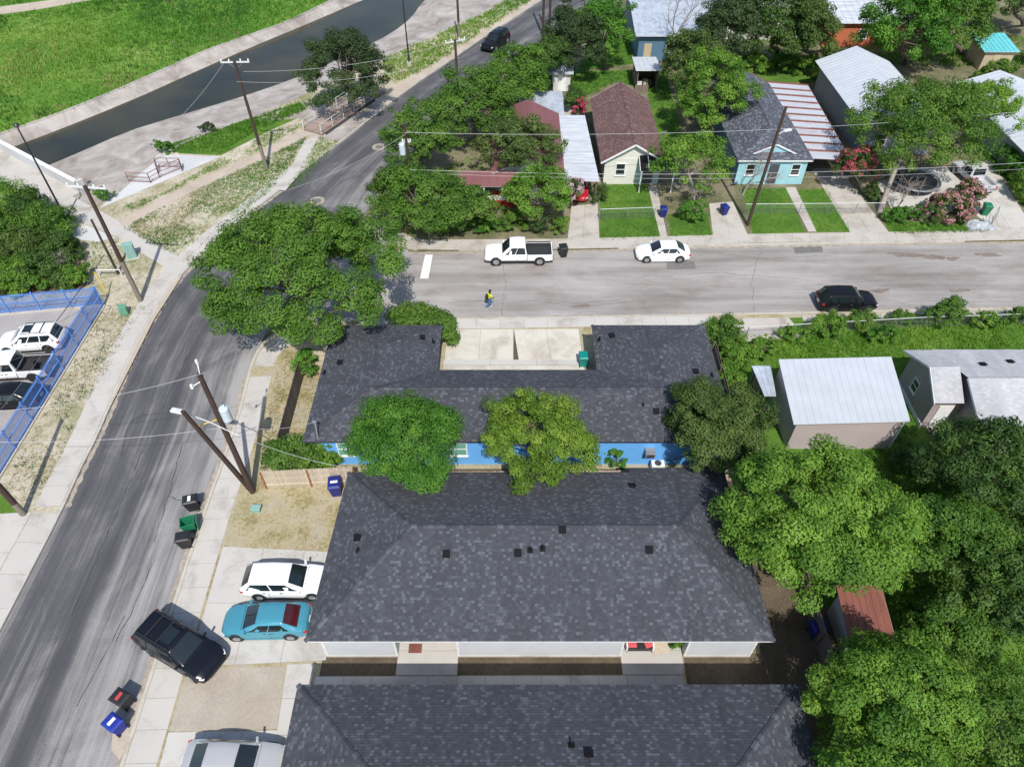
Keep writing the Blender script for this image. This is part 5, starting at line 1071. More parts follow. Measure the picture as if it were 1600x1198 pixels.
RP = upole('leaning wooden pole with street lamp in front of the aqua house', (21.67,55.48), 11.3, (.35,-.2), r=.16, pale=0, lamp=(8.8,.4,.7,.3))
def lamp_post(label, base, h):
    t = thing('lamp_post', label, 'lamp post', (base[0],base[1],0)); build('footing', MB().tube([(0,0,-.05),(0,0,.55)],.32,14), 'kerb', t, smooth=40)
    build('shaft', MB().tube([(0,0,.5),(0,0,h)],[.10,.06],10), 'steel_black', t, smooth=50); hd = build('lamp_head', MB().tube([(0,0,h),(0,0,h+.12),(0,0,h+.3)],[.2,.24,.1],12), 'steel_black', t, smooth=40)
    build('lens', MB().tube([(0,0,h-.015),(0,0,h-.001)],.17,12), 'lamp_clear', hd); return t
lamp_post('black lamp post with white footing beside the concrete bridge', (-41.51,56.53), 9.0); lamp_post('black lamp post with white footing by the channel at the top', (-12.96,90.80), 9.3)
# ---- wires
def wire(label, a, b, sag=.5, r=.014, mat='wire_pale', n=14):
    a, b = Vector(a), Vector(b); pts = []
    for i in range(n+1):
        t_ = i/n; p = a.lerp(b, t_); p.z -= sag*4*t_*(1-t_); pts.append(p)
    o = build('overhead_wire', MB().tube(pts, r, 4, False), mat); return tag(o, label, 'wire')
wire('upper overhead line crossing the whole row of houses and the maroon roof', (-9.16,57.09,8.20), (48.14,61.53,8.20), 1.0, .016)
wire('lower overhead line running along the front of the house row', (-8.79,55.19,5.80), (46.87,56.60,5.80), .8, .017)
wire('thin line just below the lower line along the house fronts', (-8.82,55.18,5.50), (47.19,56.58,5.20), .8, .012)
wire('line from the crossarm pole across the channel tree to the right', (-24.34,64.65,10.20), (-5.74,74.22,9.30), .8, .016)
wire('second line from the crossarm pole crossing below the first', (-24.88,63.89,9.60), (-5.41,74.63,7.50), .9, .016)
wire('line falling from the crossarm pole to the lower left over the water', (-26.24,65.64,10.60), (-30.49,44.84,10.30), 1.1, .014)
wire('line from the tall pole down left across the main road, upper one', (-15.92,25.72,10.90), (-27.71,24.09,9.60), .5, .014)
wire('line from the leaning pole down left across the main road, lower one', (-15.87,26.10,6.20), (-29.24,24.29,7.00), .5, .014)
wire('service line from the transformer pole to the mast on the dark roof', (-15.27,25.45,6.80), (-12.02,28.02,4.30), .35, .014)
wire('drooping line from the transformer pole over the bush to the blue wall', (-15.28,25.82,5.40), (-10.46,25.96,2.60), .3, .016)
wire('line over the road from the corner pole to the left', (-8.81,57.72,8.00), (-17.02,46.31,9.00), .5, .014)
wire('cable from the crossarm pole over the dark shrubs and the car park', (-30.96,43.90,5.00), (-30.22,25.10,6.00), .5, .014, 'wire')
wire('thick black guy cable down to the blue fence from the wooden pole', (-30.88,44.06,5.00), (-35.70,41.80,0.30), .05, .03, 'steel_black')
# ------------------------------------------------------------------ blue steel fence
def blue_fence(label, a, b, h=1.85, n=6, base='kerb', wall=True):
    a, b = Vector((*a,0)), Vector((*b,0)); L = (b-a).length; d = (b-a)/L; ang = math.atan2(d.y,d.x); t = thing('steel_fence', label, 'fence', a, ang); sec = L/n
    if wall: build('plinth', MB().box(-.05,L+.05,-.12,.12,0,.12), base, t)
    pm = MB()
    for i in range(n+1): build('post', MB().box(i*sec-.045,i*sec+.045,-.045,.045,.1,h+.12), 'fence_blue', t)
    for i in range(n):
        x0, x1 = i*sec+.05, (i+1)*sec-.05
        for z in (.28,h*.55,h-.12): build('rail', MB().box(x0,x1,-.025,.025,z-.025,z+.025), 'fence_blue', t)
        pk = MB(); k = int((x1-x0)/.115)
        for j in range(k):
            x = x0+(j+.5)*(x1-x0)/k; pk.box(x-.02,x+.02,-.055,-.026,.16,h)
        p_ = build('pickets', pk, 'fence_blue', t); p_['kind'] = 'stuff'
    return t
blue_fence('blue steel picket fence running along the verge beside the main road', (-32.95,44.0), (-32.9,24.4), n=8)
blue_fence('blue steel fence behind the car park in front of the dark shrubs', (-33.05,44.05), (-47,42.0), n=6)
# ------------------------------------------------------------------ timber fences
PL = {}
def plank_mesh(h, wd, mat):
    k = (round(h,2), wd, mat)
    if k not in PL:
        m = MB().box(-wd/2,wd/2,-.011,.011,.03,h-.05); m.add([(-wd/2,-.011,h-.05),(wd/2,-.011,h-.05),(wd/2,.011,h-.05),(-wd/2,.011,h-.05),(-wd/2+.03,-.011,h),(wd/2-.03,-.011,h),(wd/2-.03,.011,h),(-wd/2+.03,.011,h)],[(4,5,6,7),(0,1,5,4),(1,2,6,5),(2,3,7,6),(3,0,4,7)])
        me = bpy.data.meshes.new('plank'); me.from_pydata(m.v, [], m.f); me.materials.append(MAT[mat]); PL[k] = me
    return PL[k]
def wood_fence(label, a, b, h=1.8, mat='fence_new', post='fence_post', side=1, step=.15):
    a, b = Vector((*a,0)), Vector((*b,0)); L = (b-a).length; d = (b-a)/L; t = thing('timber_fence', label, 'fence', a, math.atan2(d.y,d.x)); n = int(L/step)
    for i in range(n):
        o = piece('plank', plank_mesh(h, step-.008, mat), t, ((i+.5)*L/n, random.uniform(-.004,.004), random.uniform(-.02,.015)))
    np_ = max(1, round(L/2.4))
    for i in range(np_+1): build('post', MB().box(i*L/np_-.05,i*L/np_+.05,*sorted((side*.02,side*.12)),0,h-.05), post, t)
    for z in (.35,h*.52,h-.3): build('rail', MB().box(0,L,*sorted((side*.0125,side*.055)),z-.04,z+.04), mat, t)
    return t
fw1 = (-15.11,28.74,1.70); fw2 = (-15.24,36.93,1.70)
wood_fence('weathered dark timber fence along the left side of the dark roofed courtyard house', fw2[:2], fw1[:2], 1.75, 'fence_old', 'fence_post', -1)
wood_fence('short pale timber fence closing the yard beside the courtyard house at the street corner', fw2[:2], (-12.6,fw2[1]+.1), 1.7, 'fence_new', 'fence_post', -1)
wood_fence('pale new timber fence with orange posts facing the dry lawn', (-15.55,26.21), (-9.9,26.55), 1.75, 'fence_new', 'fence_post', -1)
wood_fence('low timber fence running between the blue wall and the long roof', (-9.8,26.55), (14.2,26.75), 1.2, 'fence_new', 'fence_post', -1, .2)
wood_fence('brown timber fence along the right side of the courtyard house', (14.9,37.9), (14.75,27.6), 1.8, 'fence_old', 'fence_old', -1)
wood_fence('old dark timber fence in the shade between the houses and the rusty shed', (16.2,21.5), (16.25,13.2), 1.8, 'fence_old', 'fence_old', -1)
wood_fence('dark fallen timber fence under the trees at the far right', (25.21,18.87), (25.87,16.82), 1.5, 'fence_old', 'fence_old', -1)
# ------------------------------------------------------------------ chain link
def chain_link(label, pts, h=1.1, gate=None):
    t = thing('chain_link_fence', label, 'fence', (*pts[0],0)); o = Vector((*pts[0],0))
    for a, b in zip(pts, pts[1:]):
        a, b = Vector((*a,0))-o, Vector((*b,0))-o; L = (b-a).length; d = (b-a)/L; n = max(1, round(L/2.6))
        for i in range(n+1):
            p = a+d*(L*i/n); build('post', MB().tube([p,p+Vector((0,0,h+.03))],.032,6), 'steel', t)
        build('top_rail', MB().tube([a+Vector((0,0,h)),b+Vector((0,0,h))],.026,6), 'steel_white', t)
        m = MB(); k = int(L/.16)
        for i in range(-int(h/.16), k+1):
            for s_ in (0,1):
                x0, x1, z0, z1 = i*.16, i*.16+h-.06, .05, h-.01
                if x0 < 0: z0 += -x0; x0 = 0
                if x1 > L: z1 -= x1-L; x1 = L
                if x1-x0 < .05: continue
                if s_: m.beam(a+d*x0+Vector((0,0,z0)), a+d*x1+Vector((0,0,z1)), .006, .006)
                else: m.beam(a+d*(L-x0)+Vector((0,0,z0)), a+d*(L-x1)+Vector((0,0,z1)), .006, .006)
        w_ = build('wire_mesh', m, 'steel', t); w_['kind'] = 'stuff'
    return t
chain_link('low chain link fence across the front lawn of the maroon cottage', [(8.10,56.53),(8.21,56.42),(13.25,56.74)])
chain_link('low chain link fence in front of the aqua house lawns', [(21.96,55.69),(21.61,57.27),(34.77,57.49)][1:])
chain_link('chain link fence along the weedy lot beside the side street', [(18.01,40.20),(22.92,40.64),(32.05,41.38),(41.30,41.84)])
# ------------------------------------------------------------------ concrete footbridge over the channel
br = thing('concrete_bridge', 'white walled concrete foot bridge crossing the channel at the left edge', 'bridge', (-50,66))
da, db = Vector((-43.62,59.81)), Vector((-58.65,70.35)); dd = (db-da).normalized(); nn = Vector((-dd.y,dd.x)); L_ = 45
def bq(s0, s1, w0, w1, z0, z1, mat, nm='deck'):
    c = [da+dd*s0+nn*w0, da+dd*s1+nn*w0, da+dd*s1+nn*w1, da+dd*s0+nn*w1]; build(nm, MB().prism([tuple(p) for p in c], z0, z1, True), mat, br, world=True)
bq(-.5,L_,-1.9,1.9,-.45,.02,'walk')
for w0 in (-2.2,1.9):
    bq(-.5,L_,w0,w0+.3,-.6,1.05,'plaza','parapet'); bq(-.5,L_,w0-.06,w0+.36,1.052,1.16,'trim_white','coping')
bq(-.9,-.5,-2.5,-1.9,-.3,1.3,'plaza','end_pier'); bq(-.9,-.5,1.9,2.5,-.3,1.3,'plaza','end_pier')
for s_ in (9,22): bq(s_,s_+.6,-1.7,1.7,WZ-.6,-.452,'bank','pier')
# ------------------------------------------------------------------ timber footbridge beside the road
a, b = Vector((-21.76,73.20)), Vector((-16.26,83.94)); fd = (b-a); FL = fd.length; fb = thing('footbridge', 'brown timber footbridge with pale metal railings beside the main road', 'bridge', (a.x,a.y,0), math.atan2(fd.y,fd.x))
nb = int(FL/.32); me = bpy.data.meshes.new('plank'); q = MB().box(-.15,.15,-1.25,1.25,.12,.17); me.from_pydata(q.v,[],q.f); me.materials.append(MAT['bridge_wood'])
for i in range(nb): piece('plank', me, fb, ((i+.5)*FL/nb,0,random.uniform(-.006,.006)))
for y in (-1.15,1.15): build('girder', MB().box(0,FL,y-.1,y+.1,-.35,.118), 'bark', fb)
for y in (-1.22,1.22):
    k = 6
    for i in range(k+1): build('post', MB().box(i*FL/k-.04,i*FL/k+.04,y-.04,y+.04,.17,1.25), 'steel_white', fb)
    for z in (.5,.85,1.22): build('rail', MB().box(0,FL,y-.025,y+.025,z-.025,z+.025), 'steel_white' if z > 1 else 'bridge_wood', fb)
# drain mouth under the footbridge
struct(build('drain_apron', MB().sheet([(-20.80,72.19),(-18.55,71.19),(-14.83,78.73),(-15.68,80.69)], .009), 'bank')); struct(build('drain_apron', MB().sheet([(-29.13,77.77),(-23.58,79.87),(-18.17,82.38),(-16.13,84.12),(-21.78,73.64),(-23.81,76.67),(-28.31,75.90)], .010), 'bank'))
dr = MB().prism([tuple(a+fd*.12+Vector((.6,-1.35))), tuple(a+fd*.9+Vector((.6,-1.35))), tuple(a+fd*.9+Vector((.9,-1.75))), tuple(a+fd*.12+Vector((.9,-1.75)))], .0, .03); struct(build('drain_opening', dr, 'trim_dark'))
# ------------------------------------------------------------------ red railings on the ramp
def railing(label, pts, h=1.05):
    t = thing('railing', label, 'railing', (*pts[0],0)); o = Vector((*pts[0],0))
    for a_, b_ in zip(pts, pts[1:]):
        a_, b_ = Vector((*a_,0))-o, Vector((*b_,0))-o; L = (b_-a_).length; n = max(1, round(L/1.6))
        for i in range(n+1): p = a_.lerp(b_, i/n); build('post', MB().tube([p,p+Vector((0,0,h))],.04,6), 'rail_rust', t)
        for z in (.15,.6,h): build('rail', MB().tube([a_+Vector((0,0,z)),b_+Vector((0,0,z))],.035,6), 'rail_rust', t)
    return t
railing('rusty red railing along the lower side of the concrete ramp', [(-38.07,63.09),(-35.82,62.85),(-35.26,63.82),(-33.65,65.57)])
railing('rusty red railing bent round the upper end of the concrete ramp', [(-35.65,64.57),(-36.21,65.83),(-33.73,65.83),(-33.42,65.07)])
# ------------------------------------------------------------------ utility cabinets, small street things
def cabinet(label, base, w_, d_, h, mat, rz=0, pad=True):
    t = thing('utility_cabinet', label, 'cabinet', (base[0],base[1],.008), rz)
    if pad: build('pad', MB().box(-w_*.75,w_*.75,-d_*.75,d_*.75,0,.08), 'kerb', t)
    build('case', MB().box(-w_/2,w_/2,-d_/2,d_/2,.08 if pad else 0,h), mat, t, bevel=.03); build('lid', MB().box(-w_/2-.03,w_/2+.03,-d_/2-.03,d_/2+.03,h+.002,h+.06), mat, t, bevel=.02); build('door', MB().box(-w_*.42,w_*.42,-d_/2-.014,-d_/2-.002,.16,h*.92), mat, t); return t
cabinet('grey green utility cabinet on a pad beside the path crossing', (-33.05,50.57), .75, .6, 1.35, 'cabinet', .4); cabinet('small green utility box on the verge near the blue fence', (-30.89,43.07), .55, .5, .7, 'cabinet_green', .3, False); cabinet('low pale green box in the dry lawn below the poles', (-15.78,24.53), .55, .4, .25, 'cabinet', 0, False)
gm = thing('guy_wire_guard', 'thin yellow guy wire guard standing near the blue fence corner', 'guard', (*(-33.15,45.31),0)); build('tube', MB().tube([(0,0,0),(-.25,.15,2.3)],.045,6), 'yellow', gm); build('anchor', MB().tube([(0,0,-.02),(0,0,.1)],.08,8), 'steel', gm)
br_ = thing('barrier', 'low white pipe barrier beside the wooden pole on the verge', 'barrier', (*(-34.86,47.86),0), .02)
for x in (0,1.9): build('post', MB().tube([(x,0,0),(x,0,.7)],.05,8), 'steel_white', br_)
build('rail', MB().tube([(-.05,0,.68),(1.95,0,.68)],.05,8), 'steel_white', br_)
# ------------------------------------------------------------------ trampoline and yard clutter
tc = (39.41,62.13); tp = thing('trampoline', 'large round black trampoline with grey rim under the feathery tree', 'trampoline', (tc[0],tc[1],0)); rr = 2.3
ci = [(math.cos(a)*rr,math.sin(a)*rr) for a in np.linspace(0,2*math.pi,28,endpoint=False)]
build('mat', MB().prism([(p[0]*.88,p[1]*.88) for p in ci], .82, .84, True), 'steel_black', tp); rim_ = MB(); rim_.tube([(p[0],p[1],.84) for p in ci]+[(ci[0][0],ci[0][1],.84)],.05,6,False); build('rim', rim_, 'steel', tp)
build('pad', MB().loft([(p[0]*.99,p[1]*.99,.86) for p in ci+ci[:1]],[(p[0]*.89,p[1]*.89,.85) for p in ci+ci[:1]]), 'steel', tp)
for i in range(0,28,4):
    p = ci[i]; build('leg', MB().tube([(p[0],p[1],.82),(p[0],p[1],0)],.04,6), 'steel', tp); build('net_pole', MB().tube([(p[0]*1.02,p[1]*1.02,.82),(p[0]*1.02,p[1]*1.02,2.4)],.025,6), 'steel', tp)
tarp_ = thing('tarpaulin', 'crumpled grey tarpaulin heap at the end of the right hand driveway', 'tarpaulin', (*(42.99,55.48),0)); m = MB(); nx, ny = 10, 7
for i in range(nx+1):
    for j in range(ny+1):
        u, v = i/nx, j/ny; e = min(u,1-u,v,1-v); m.v.append(((u-.5)*2.6,(v-.5)*1.7,.02+.45*min(1,e*4)*(.5+mnoise.noise((u*4,v*4,1)))))
for i in range(nx):
    for j in range(ny): a0 = i*(ny+1)+j; m.f.append((a0,a0+ny+1,a0+ny+2,a0+1))
build('sheet', m, 'tarp', tarp_); build('weight', MB().obox((.4,.2,.55),(.4,.2,.12)), 'kerb', tarp_)
gate = thing('gate', 'thin dark metal gate frame left open beside the green bin on the right driveway', 'gate', (*(44.11,55.48),0), 1.0)
build('frame', MB().tube([(0,0,.1),(0,0,1.2),(1.6,0,1.2),(1.6,0,.1),(0,0,.1)],.025,6), 'steel', gate); build('bar', MB().tube([(0,0,.65),(1.6,0,.65)],.02,6), 'steel', gate)
# ================================================================== vegetation
def np_mesh(name, verts, nv, mat, tint, parent=None):
    """verts: (n, nv, 3) array, one nv-gon per row"""
    n = len(verts); me = bpy.data.meshes.new(name); me.vertices.add(n*nv); me.vertices.foreach_set('co', verts.astype(np.float32).ravel())
    me.loops.add(n*nv); me.loops.foreach_set('vertex_index', np.arange(n*nv, dtype=np.int32))
    me.polygons.add(n); me.polygons.foreach_set('loop_start', np.arange(0, n*nv, nv, dtype=np.int32))
    me.update(calc_edges=True); me.validate()
    a = me.attributes.new('tint', 'FLOAT', 'FACE'); a.data.foreach_set('value', tint.astype(np.float32)); me.materials.append(MAT[mat])
    return link(bpy.data.objects.new(name, me), parent)
def unit(v): return v/np.maximum(np.linalg.norm(v, axis=-1, keepdims=True), 1e-9)
def leaves(rng, pos, out, size, asp=.55, up=.35, rnd=.8, droop=0):
    n = len(pos); nor = unit(out*.85+np.array([0,0,up])+rnd*unit(rng.normal(size=(n,3)))); t = rng.normal(size=(n,3)); t[:,2] -= droop
    t = unit(t-nor*(t*nor).sum(1,keepdims=True)); b = np.cross(nor,t); s = size*rng.uniform(.6,1.35,(n,1))
    fold = nor*s*.12
    return np.stack([pos-t*s*.5, pos+b*s*asp*.5+fold, pos+t*s*.5, pos-b*s*asp*.5+fold], 1)
def sines(rng, xy, sc, k=6):
    f = np.zeros(len(xy))
    for _ in range(k):
        d = rng.normal(size=2)*sc; f += np.sin(xy@d+rng.uniform(0,6.28))
    return f/math.sqrt(k)
def crown_clumps(rng, rad, n, zcut=-.45, lobes=None):
    """clump centres: several unequal lobes spread over the crown, clumps on the outside of every lobe"""
    k_ = lobes or int(np.clip(6+rad[0]*2.1, 6, 20)); lc = []
    while len(lc) < k_:
        k = unit(rng.normal(size=(26,3))*np.array([1,1,.85])); k = k[k[:,2] > max(zcut,-.5)]
        if len(k) == 0: continue
        k = k*rng.uniform(.50,.78,(len(k),1))
        lc.append(k[np.argmax(np.min(np.linalg.norm(k[:,None]-np.array(lc)[None], axis=2), axis=1))] if lc else k[0])
    lc = np.array(lc+[np.array([0,0,.05]),np.append(rng.normal(size=2)*.12,.42)]); lr = np.append(rng.uniform(.30,.48,k_)*(1.15 if k_ < 9 else 1.0), [.68,.56])
    w_ = lr**2; w_[-2] *= .9; w_ /= w_.sum(); li = rng.choice(len(lc), n*4, p=w_)
    d = unit(rng.normal(size=(n*4,3))); od = unit(lc[li]+1e-3); ok = ((d*od).sum(1) > -.25) & ((lc[li]+d*lr[li][:,None])[:,2] > zcut); d, li = d[ok][:n], li[ok][:n]
    fr = rng.uniform(.70,1.0,len(d)); fr = np.where(rng.random(len(d)) < .16, fr*1.30, fr)
    p = (lc[li]+d*(lr[li]*fr)[:,None])*np.array(rad)
    return p, unit(p), rng.random(len(lc))[li]
def tree(label, base, c, rad, mat, nl=16000, leaf=.25, nc=70, cr=None, seed=1, trunk=.22, bark='bark', name='tree', cat='tree', group=None, asp=.55, droop=0, blossom=None, zcut=-.45, limbs=11, gap=0, up=.60, z0=0):
    """crown centre c, crown radii rad; the leaves sit in nc separate clumps"""
    rng = np.random.default_rng(seed); t = thing(name, label, cat, (base[0],base[1],z0), 0, group); o = np.array([base[0],base[1],z0])
    cc = np.array(c)-o; cen, d, lt = crown_clumps(rng, rad, int(nc*2.1), zcut); cr = (cr or .30*min(rad))*.62; nl = int(nl*1.22); leaf *= .84; cen = cen+cc
    keep = cen[:,2] > .15; cen, d, lt = cen[keep], d[keep], lt[keep]; n = len(cen)
    sz = rng.uniform(.55,1.45,n); w_ = sz**2; w_ /= w_.sum(); idx = rng.choice(n, nl, p=w_)
    u = unit(rng.normal(size=(nl,3))); r = rng.random(nl)**.36; pos = cen[idx]+u*(r*sz[idx]*cr)[:,None]*np.array([1.05,1.05,.72])
    pos[:,2] -= droop*.35*(rng.random(nl)**2)*cr
    pos[:,2] = np.maximum(pos[:,2], .06); out = unit(1.0*unit(pos-cen[idx])+.35*unit(pos-cc))
    ct = rng.random(n); tint = np.clip(.34*lt[idx]+.46*ct[idx]+.40*rng.random(nl)-.10, 0, 1)
    tr = MB(); cb = cc-np.array([0,0,rad[2]*.55]); H_ = max(.4, cb[2]); j = rng.normal(size=(3,2))*.12*H_*.3
    top = Vector((cb[0],cb[1],H_)); tr.tube([(0,0,-.1),(cb[0]*.3+j[0,0],cb[1]*.3+j[0,1],H_*.4),(cb[0]*.75+j[1,0],cb[1]*.75+j[1,1],H_*.75),top],[trunk*1.25,trunk,trunk*.85,trunk*.7],8)
    build('trunk', tr, bark, t, smooth=50)
    if limbs:
        for k in rng.choice(n, min(limbs, n), replace=False):
            e = Vector(cen[k]); m_ = top.lerp(e,.5)+Vector(rng.normal(size=3))*.12*rad[0]*.6; m_.z += .08*rad[2]
            lm = MB().tube([top-Vector((0,0,.15)), m_, e],[trunk*.5,trunk*.3,trunk*.08],5)
            for q in range(2):
                f_ = Vector(cen[rng.integers(n)]); f2 = m_.lerp(f_,.55); lm.tube([m_,f2],[trunk*.22,trunk*.05],4)
            build('limb', lm, bark, t)
    np_mesh('crown', leaves(rng, pos, out, leaf, asp, up, .50, droop), 4, mat, tint, t)
    if blossom:
        bm_, nb, bs = blossom; k = rng.choice(n, nb); outd = unit(cen[k]-cc); bp_ = cen[k]+unit(outd+.6*rng.normal(size=(nb,3)))*cr*rng.uniform(.75,1.12,(nb,1))*np.array([1,1,.8]); bp_[:,2] = np.maximum(bp_[:,2],.2)
        np_mesh('blossom', leaves(rng, bp_, outd, bs, .8), 4, bm_, rng.random(nb), t)
    return t
def shrub(label, c, rad, mat, nl=3000, leaf=.2, nc=22, seed=1, name='shrub', cat='shrub', **kw):
    return tree(label, (c[0],c[1]), (c[0],c[1],rad[2]*.85), rad, mat, nl, leaf, int(nc*1.4), kw.pop('cr', .46*min(rad)), seed=seed, name=name, cat=cat, trunk=.05, zcut=-.9, limbs=4, **kw)
def bare(label, base, h, seed, spread=.5, mat='twig', r=.10, depth=5, lean=(0,0), name='bare_tree', cat='tree'):
    rng = random.Random(seed); t = thing(name, label, cat, (base[0],base[1],0)); tm = MB(); bm_ = MB()
    def grow(p, d, L, r_, k):
        q = p+d*L; mid = p.lerp(q,.5)+Vector((rng.gauss(0,1),rng.gauss(0,1),rng.gauss(0,1)))*L*.06
        (tm if k == depth else bm_).tube([p,mid,q],[r_,r_*.8,r_*.62],5 if k > 2 else 3, False)
        if k == 0: return
        for _ in range(3 if k > 1 else 4):
            nd = (d+Vector((rng.gauss(0,spread),rng.gauss(0,spread),rng.gauss(.05,spread*.6)))).normalized(); grow(q if rng.random() < .6 else mid, nd, L*rng.uniform(.55,.85), r_*.58, k-1)
    grow(Vector((0,0,-.05)), Vector((lean[0],lean[1],1)).normalized(), h*.34, r, depth); build('trunk', tm, mat, t); build('branches', bm_, mat, t); return t
# ---- street and yard trees ( label | base | crown centre | radii )
tree('huge spreading oak at the street corner overhanging the main road', (-17.43,41.38), (-15.27,41.14,5.60), (7.2,6.5,3.6), 'leaf_oak', 60000, .24, 120, 1.25, 11, .38, limbs=18)
tree('dark rounded oak by the channel beside the timber footbridge', (-18.63,83.42), (-18.59,77.86,5.00), (4.7,4.4,4.2), 'leaf_channel', 22000, .26, 60, 1.15, 12, .25)
tree('dense fern green tree left of centre covering the blue wall', (-4.6,26.3), (-6.21,25.84,5.20), (2.95,2.8,2.9), 'leaf_fern', 34000, .19, 52, .95, 13, .16, asp=.4, droop=.6)
tree('yellowish green tree in the centre overhanging both dark roofs', (2.0,26.2), (1.49,26.29,5.00), (3.3,2.9,2.5), 'leaf_yellow', 28000, .18, 80, .70, 14, .15, asp=.45)
tree('dull dark olive rounded tree right of the blue wall', (12.4,27.0), (12.32,27.48,4.40), (3.2,2.9,2.3), 'leaf_olive', 34000, .18, 75, .78, 15, .2)
tree('very large bright green tree overlapping the right end of the long roof', (15.5,22.3), (15.73,19.97,6.00), (4.6,4.3,3.3), 'leaf_bright', 62000, .185, 110, .98, 16, .3, limbs=18)
tree('big bright green tree at the bottom right below the rusty shed', (18.4,12.6), (17.33,11.91,4.60), (3.6,2.6,2.4), 'leaf_bright', 40000, .17, 85, .80, 17, .25, limbs=14)
tree('bright green tree cut off by the bottom edge at the lower right', (17.2,8.2), (15.88,8.23,4.40), (3.0,2.2,2.2), 'leaf_bright', 24000, .175, 70, .8, 18, .2)
tree('lime green low tree in the bottom right corner', (24.0,11.0), (21.47,10.52,3.00), (4.0,3.2,2.0), 'leaf_willow', 30000, .17, 90, .8, 19, .15)
tree('dark green tree at the right edge below the pale roofed house', (29.61,24.86), (27.58,24.14,4.60), (3.9,3.4,2.9), 'leaf_dark', 30000, .2, 90, .85, 20, .2)
tree('shaded dark tree with gaps right of the huge bright tree', (25.72,20.06), (23.76,19.75,4.00), (2.9,2.8,2.3), 'leaf_oak', 22000, .2, 80, .75, 21, .18)
tree('dark leafy tree at the right edge level with the rusty shed', (28.24,17.73), (25.64,17.71,4.00), (3.2,3.0,2.4), 'leaf_dark', 22000, .2, 70, .8, 22, .18)
tree('green tree in the shade right of the rusty shed', (23.24,15.93), (22.28,15.64,2.60), (2.2,1.8,1.5), 'leaf_oak', 16000, .18, 50, .7, 23, .12)
# trees of the house row
g_ = 'trees round the corner house'
tree('tree on the street corner left of the hidden red roof, nearest the main road', (-8.53,62.37), (-8.89,64.10,4.60), (3.4,3.2,3.0), 'leaf_willow', 13000, .26, 55, .95, 31, .18, group=g_)
tree('dark tree behind the corner tree, along the main road', (-3.72,69.39), (-3.74,69.51,4.80), (4.4,3.8,3.2), 'leaf_oak', 17000, .27, 65, 1.1, 32, .2, group=g_)
tree('tree farther up the main road in front of the pole with crossarm', (0.91,82.38), (0.42,77.64,4.40), (3.2,3.0,2.8), 'leaf_oak', 12000, .3, 55, 1.0, 33, .2, group=g_)
tree('small dark tree beside the two poles at the upper main road', (4.43,87.74), (4.09,82.62,4.20), (2.2,2.2,2.4), 'leaf_dark', 8000, .3, 40, .9, 34, .18, group=g_)
tree('loose light green tree over the red metal roof', (0.95,62.37), (0.72,62.34,4.60), (4.0,3.4,2.4), 'leaf_olive', 10500, .26, 70, .85, 35, .14, 'bark_pale', group=g_)
tree('low bushy tree at the rounded street corner', (-8.48,54.86), (-7.74,54.52,3.40), (4.4,3.3,2.5), 'leaf_oak', 17000, .25, 70, .95, 36, .15, group=g_)
tree('bushy tree left of the low corner tree, touching the road', (-10.56,57.82), (-10.37,57.43,2.80), (2.3,2.2,2.0), 'leaf_olive', 7000, .25, 36, .7, 37, .1, group=g_)
tree('bright leafy tree beside the driveway with the red car', (2.49,56.21), (2.45,55.90,3.20), (3.3,2.6,2.1), 'leaf_bright', 12000, .24, 50, .8, 38, .12, 'bark_pale', group=g_)
tree('dark tree in front of the white porch', (-3.26,56.21), (-3.69,54.58,2.40), (3.0,2.2,1.8), 'leaf_willow', 9000, .25, 45, .75, 39, .1, group=g_)
tree('lilac flowering small tree beside the carport with the red car', (5.66,58.69), (5.50,58.11,2.20), (1.1,1.0,1.0), 'leaf_olive', 1500, .2, 16, .45, 40, .06, 'bark_pale', blossom=('leaf_lilac',900,.16))
tree('dark tree near the upper main road, left of a pair', (7.62,89.64), (7.20,86.52,5.00), (3.3,3.4,3.8), 'leaf_channel', 12000, .31, 55, 1.1, 41, .22)
tree('rounded green tree beside it on the right, at the back lawn', (11.67,90.03), (10.71,88.90,5.00), (3.5,3.4,3.8), 'leaf_fern', 12000, .31, 55, 1.0, 42, .2)
tree('tall light green tree left of the grey shingled roof, front one', (21.91,71.48), (20.56,71.25,5.00), (4.0,3.4,4.3), 'leaf_bright', 19000, .26, 75, .95, 43, .2)
tree('olive green tree behind the tall light green tree', (22.02,80.69), (20.13,81.08,4.60), (3.2,3.0,3.6), 'leaf_olive', 11000, .28, 55, .9, 44, .18)
tree('thin twiggy tree in the cottage front yard', (17.30,58.36), (16.43,59.50,4.20), (3.9,2.9,2.4), 'leaf_bright', 9000, .23, 60, .75, 45, .12, 'bark_pale')
tree('large dark tree at the top, left of three behind the aqua house', (28.73,92.59), (25.78,88.43,5.60), (4.6,4.2,4.2), 'leaf_channel', 15000, .32, 65, 1.2, 46, .25)
tree('large dark tree at the top, middle of three behind the aqua house', (34.60,94.64), (31.33,88.68,5.80), (4.8,4.2,4.4), 'leaf_dark', 15000, .32, 65, 1.2, 47, .25)
tree('large olive tree at the top, right of three behind the aqua house', (39.71,93.61), (35.47,87.94,5.20), (3.8,3.6,4.0), 'leaf_olive', 13000, .32, 60, 1.1, 48, .25)
tree('broad drooping green tree at the top right, left half of a pair', (50.11,91.59), (46.57,87.31,6.00), (5.4,4.8,4.6), 'leaf_fern', 20000, .32, 85, 1.2, 49, .3, droop=1.0)
tree('broad drooping green tree at the top right, right half of a pair', (58.78,94.64), (53.05,90.17,6.00), (4.6,4.4,4.4), 'leaf_willow', 20000, .32, 85, 1.2, 50, .3, droop=1.0)
tree('dark tree in the top right corner', (71.73,104.68), (66.86,100.59,5.40), (4.2,4.0,4.4), 'leaf_dark', 12000, .32, 55, 1.1, 51, .25)
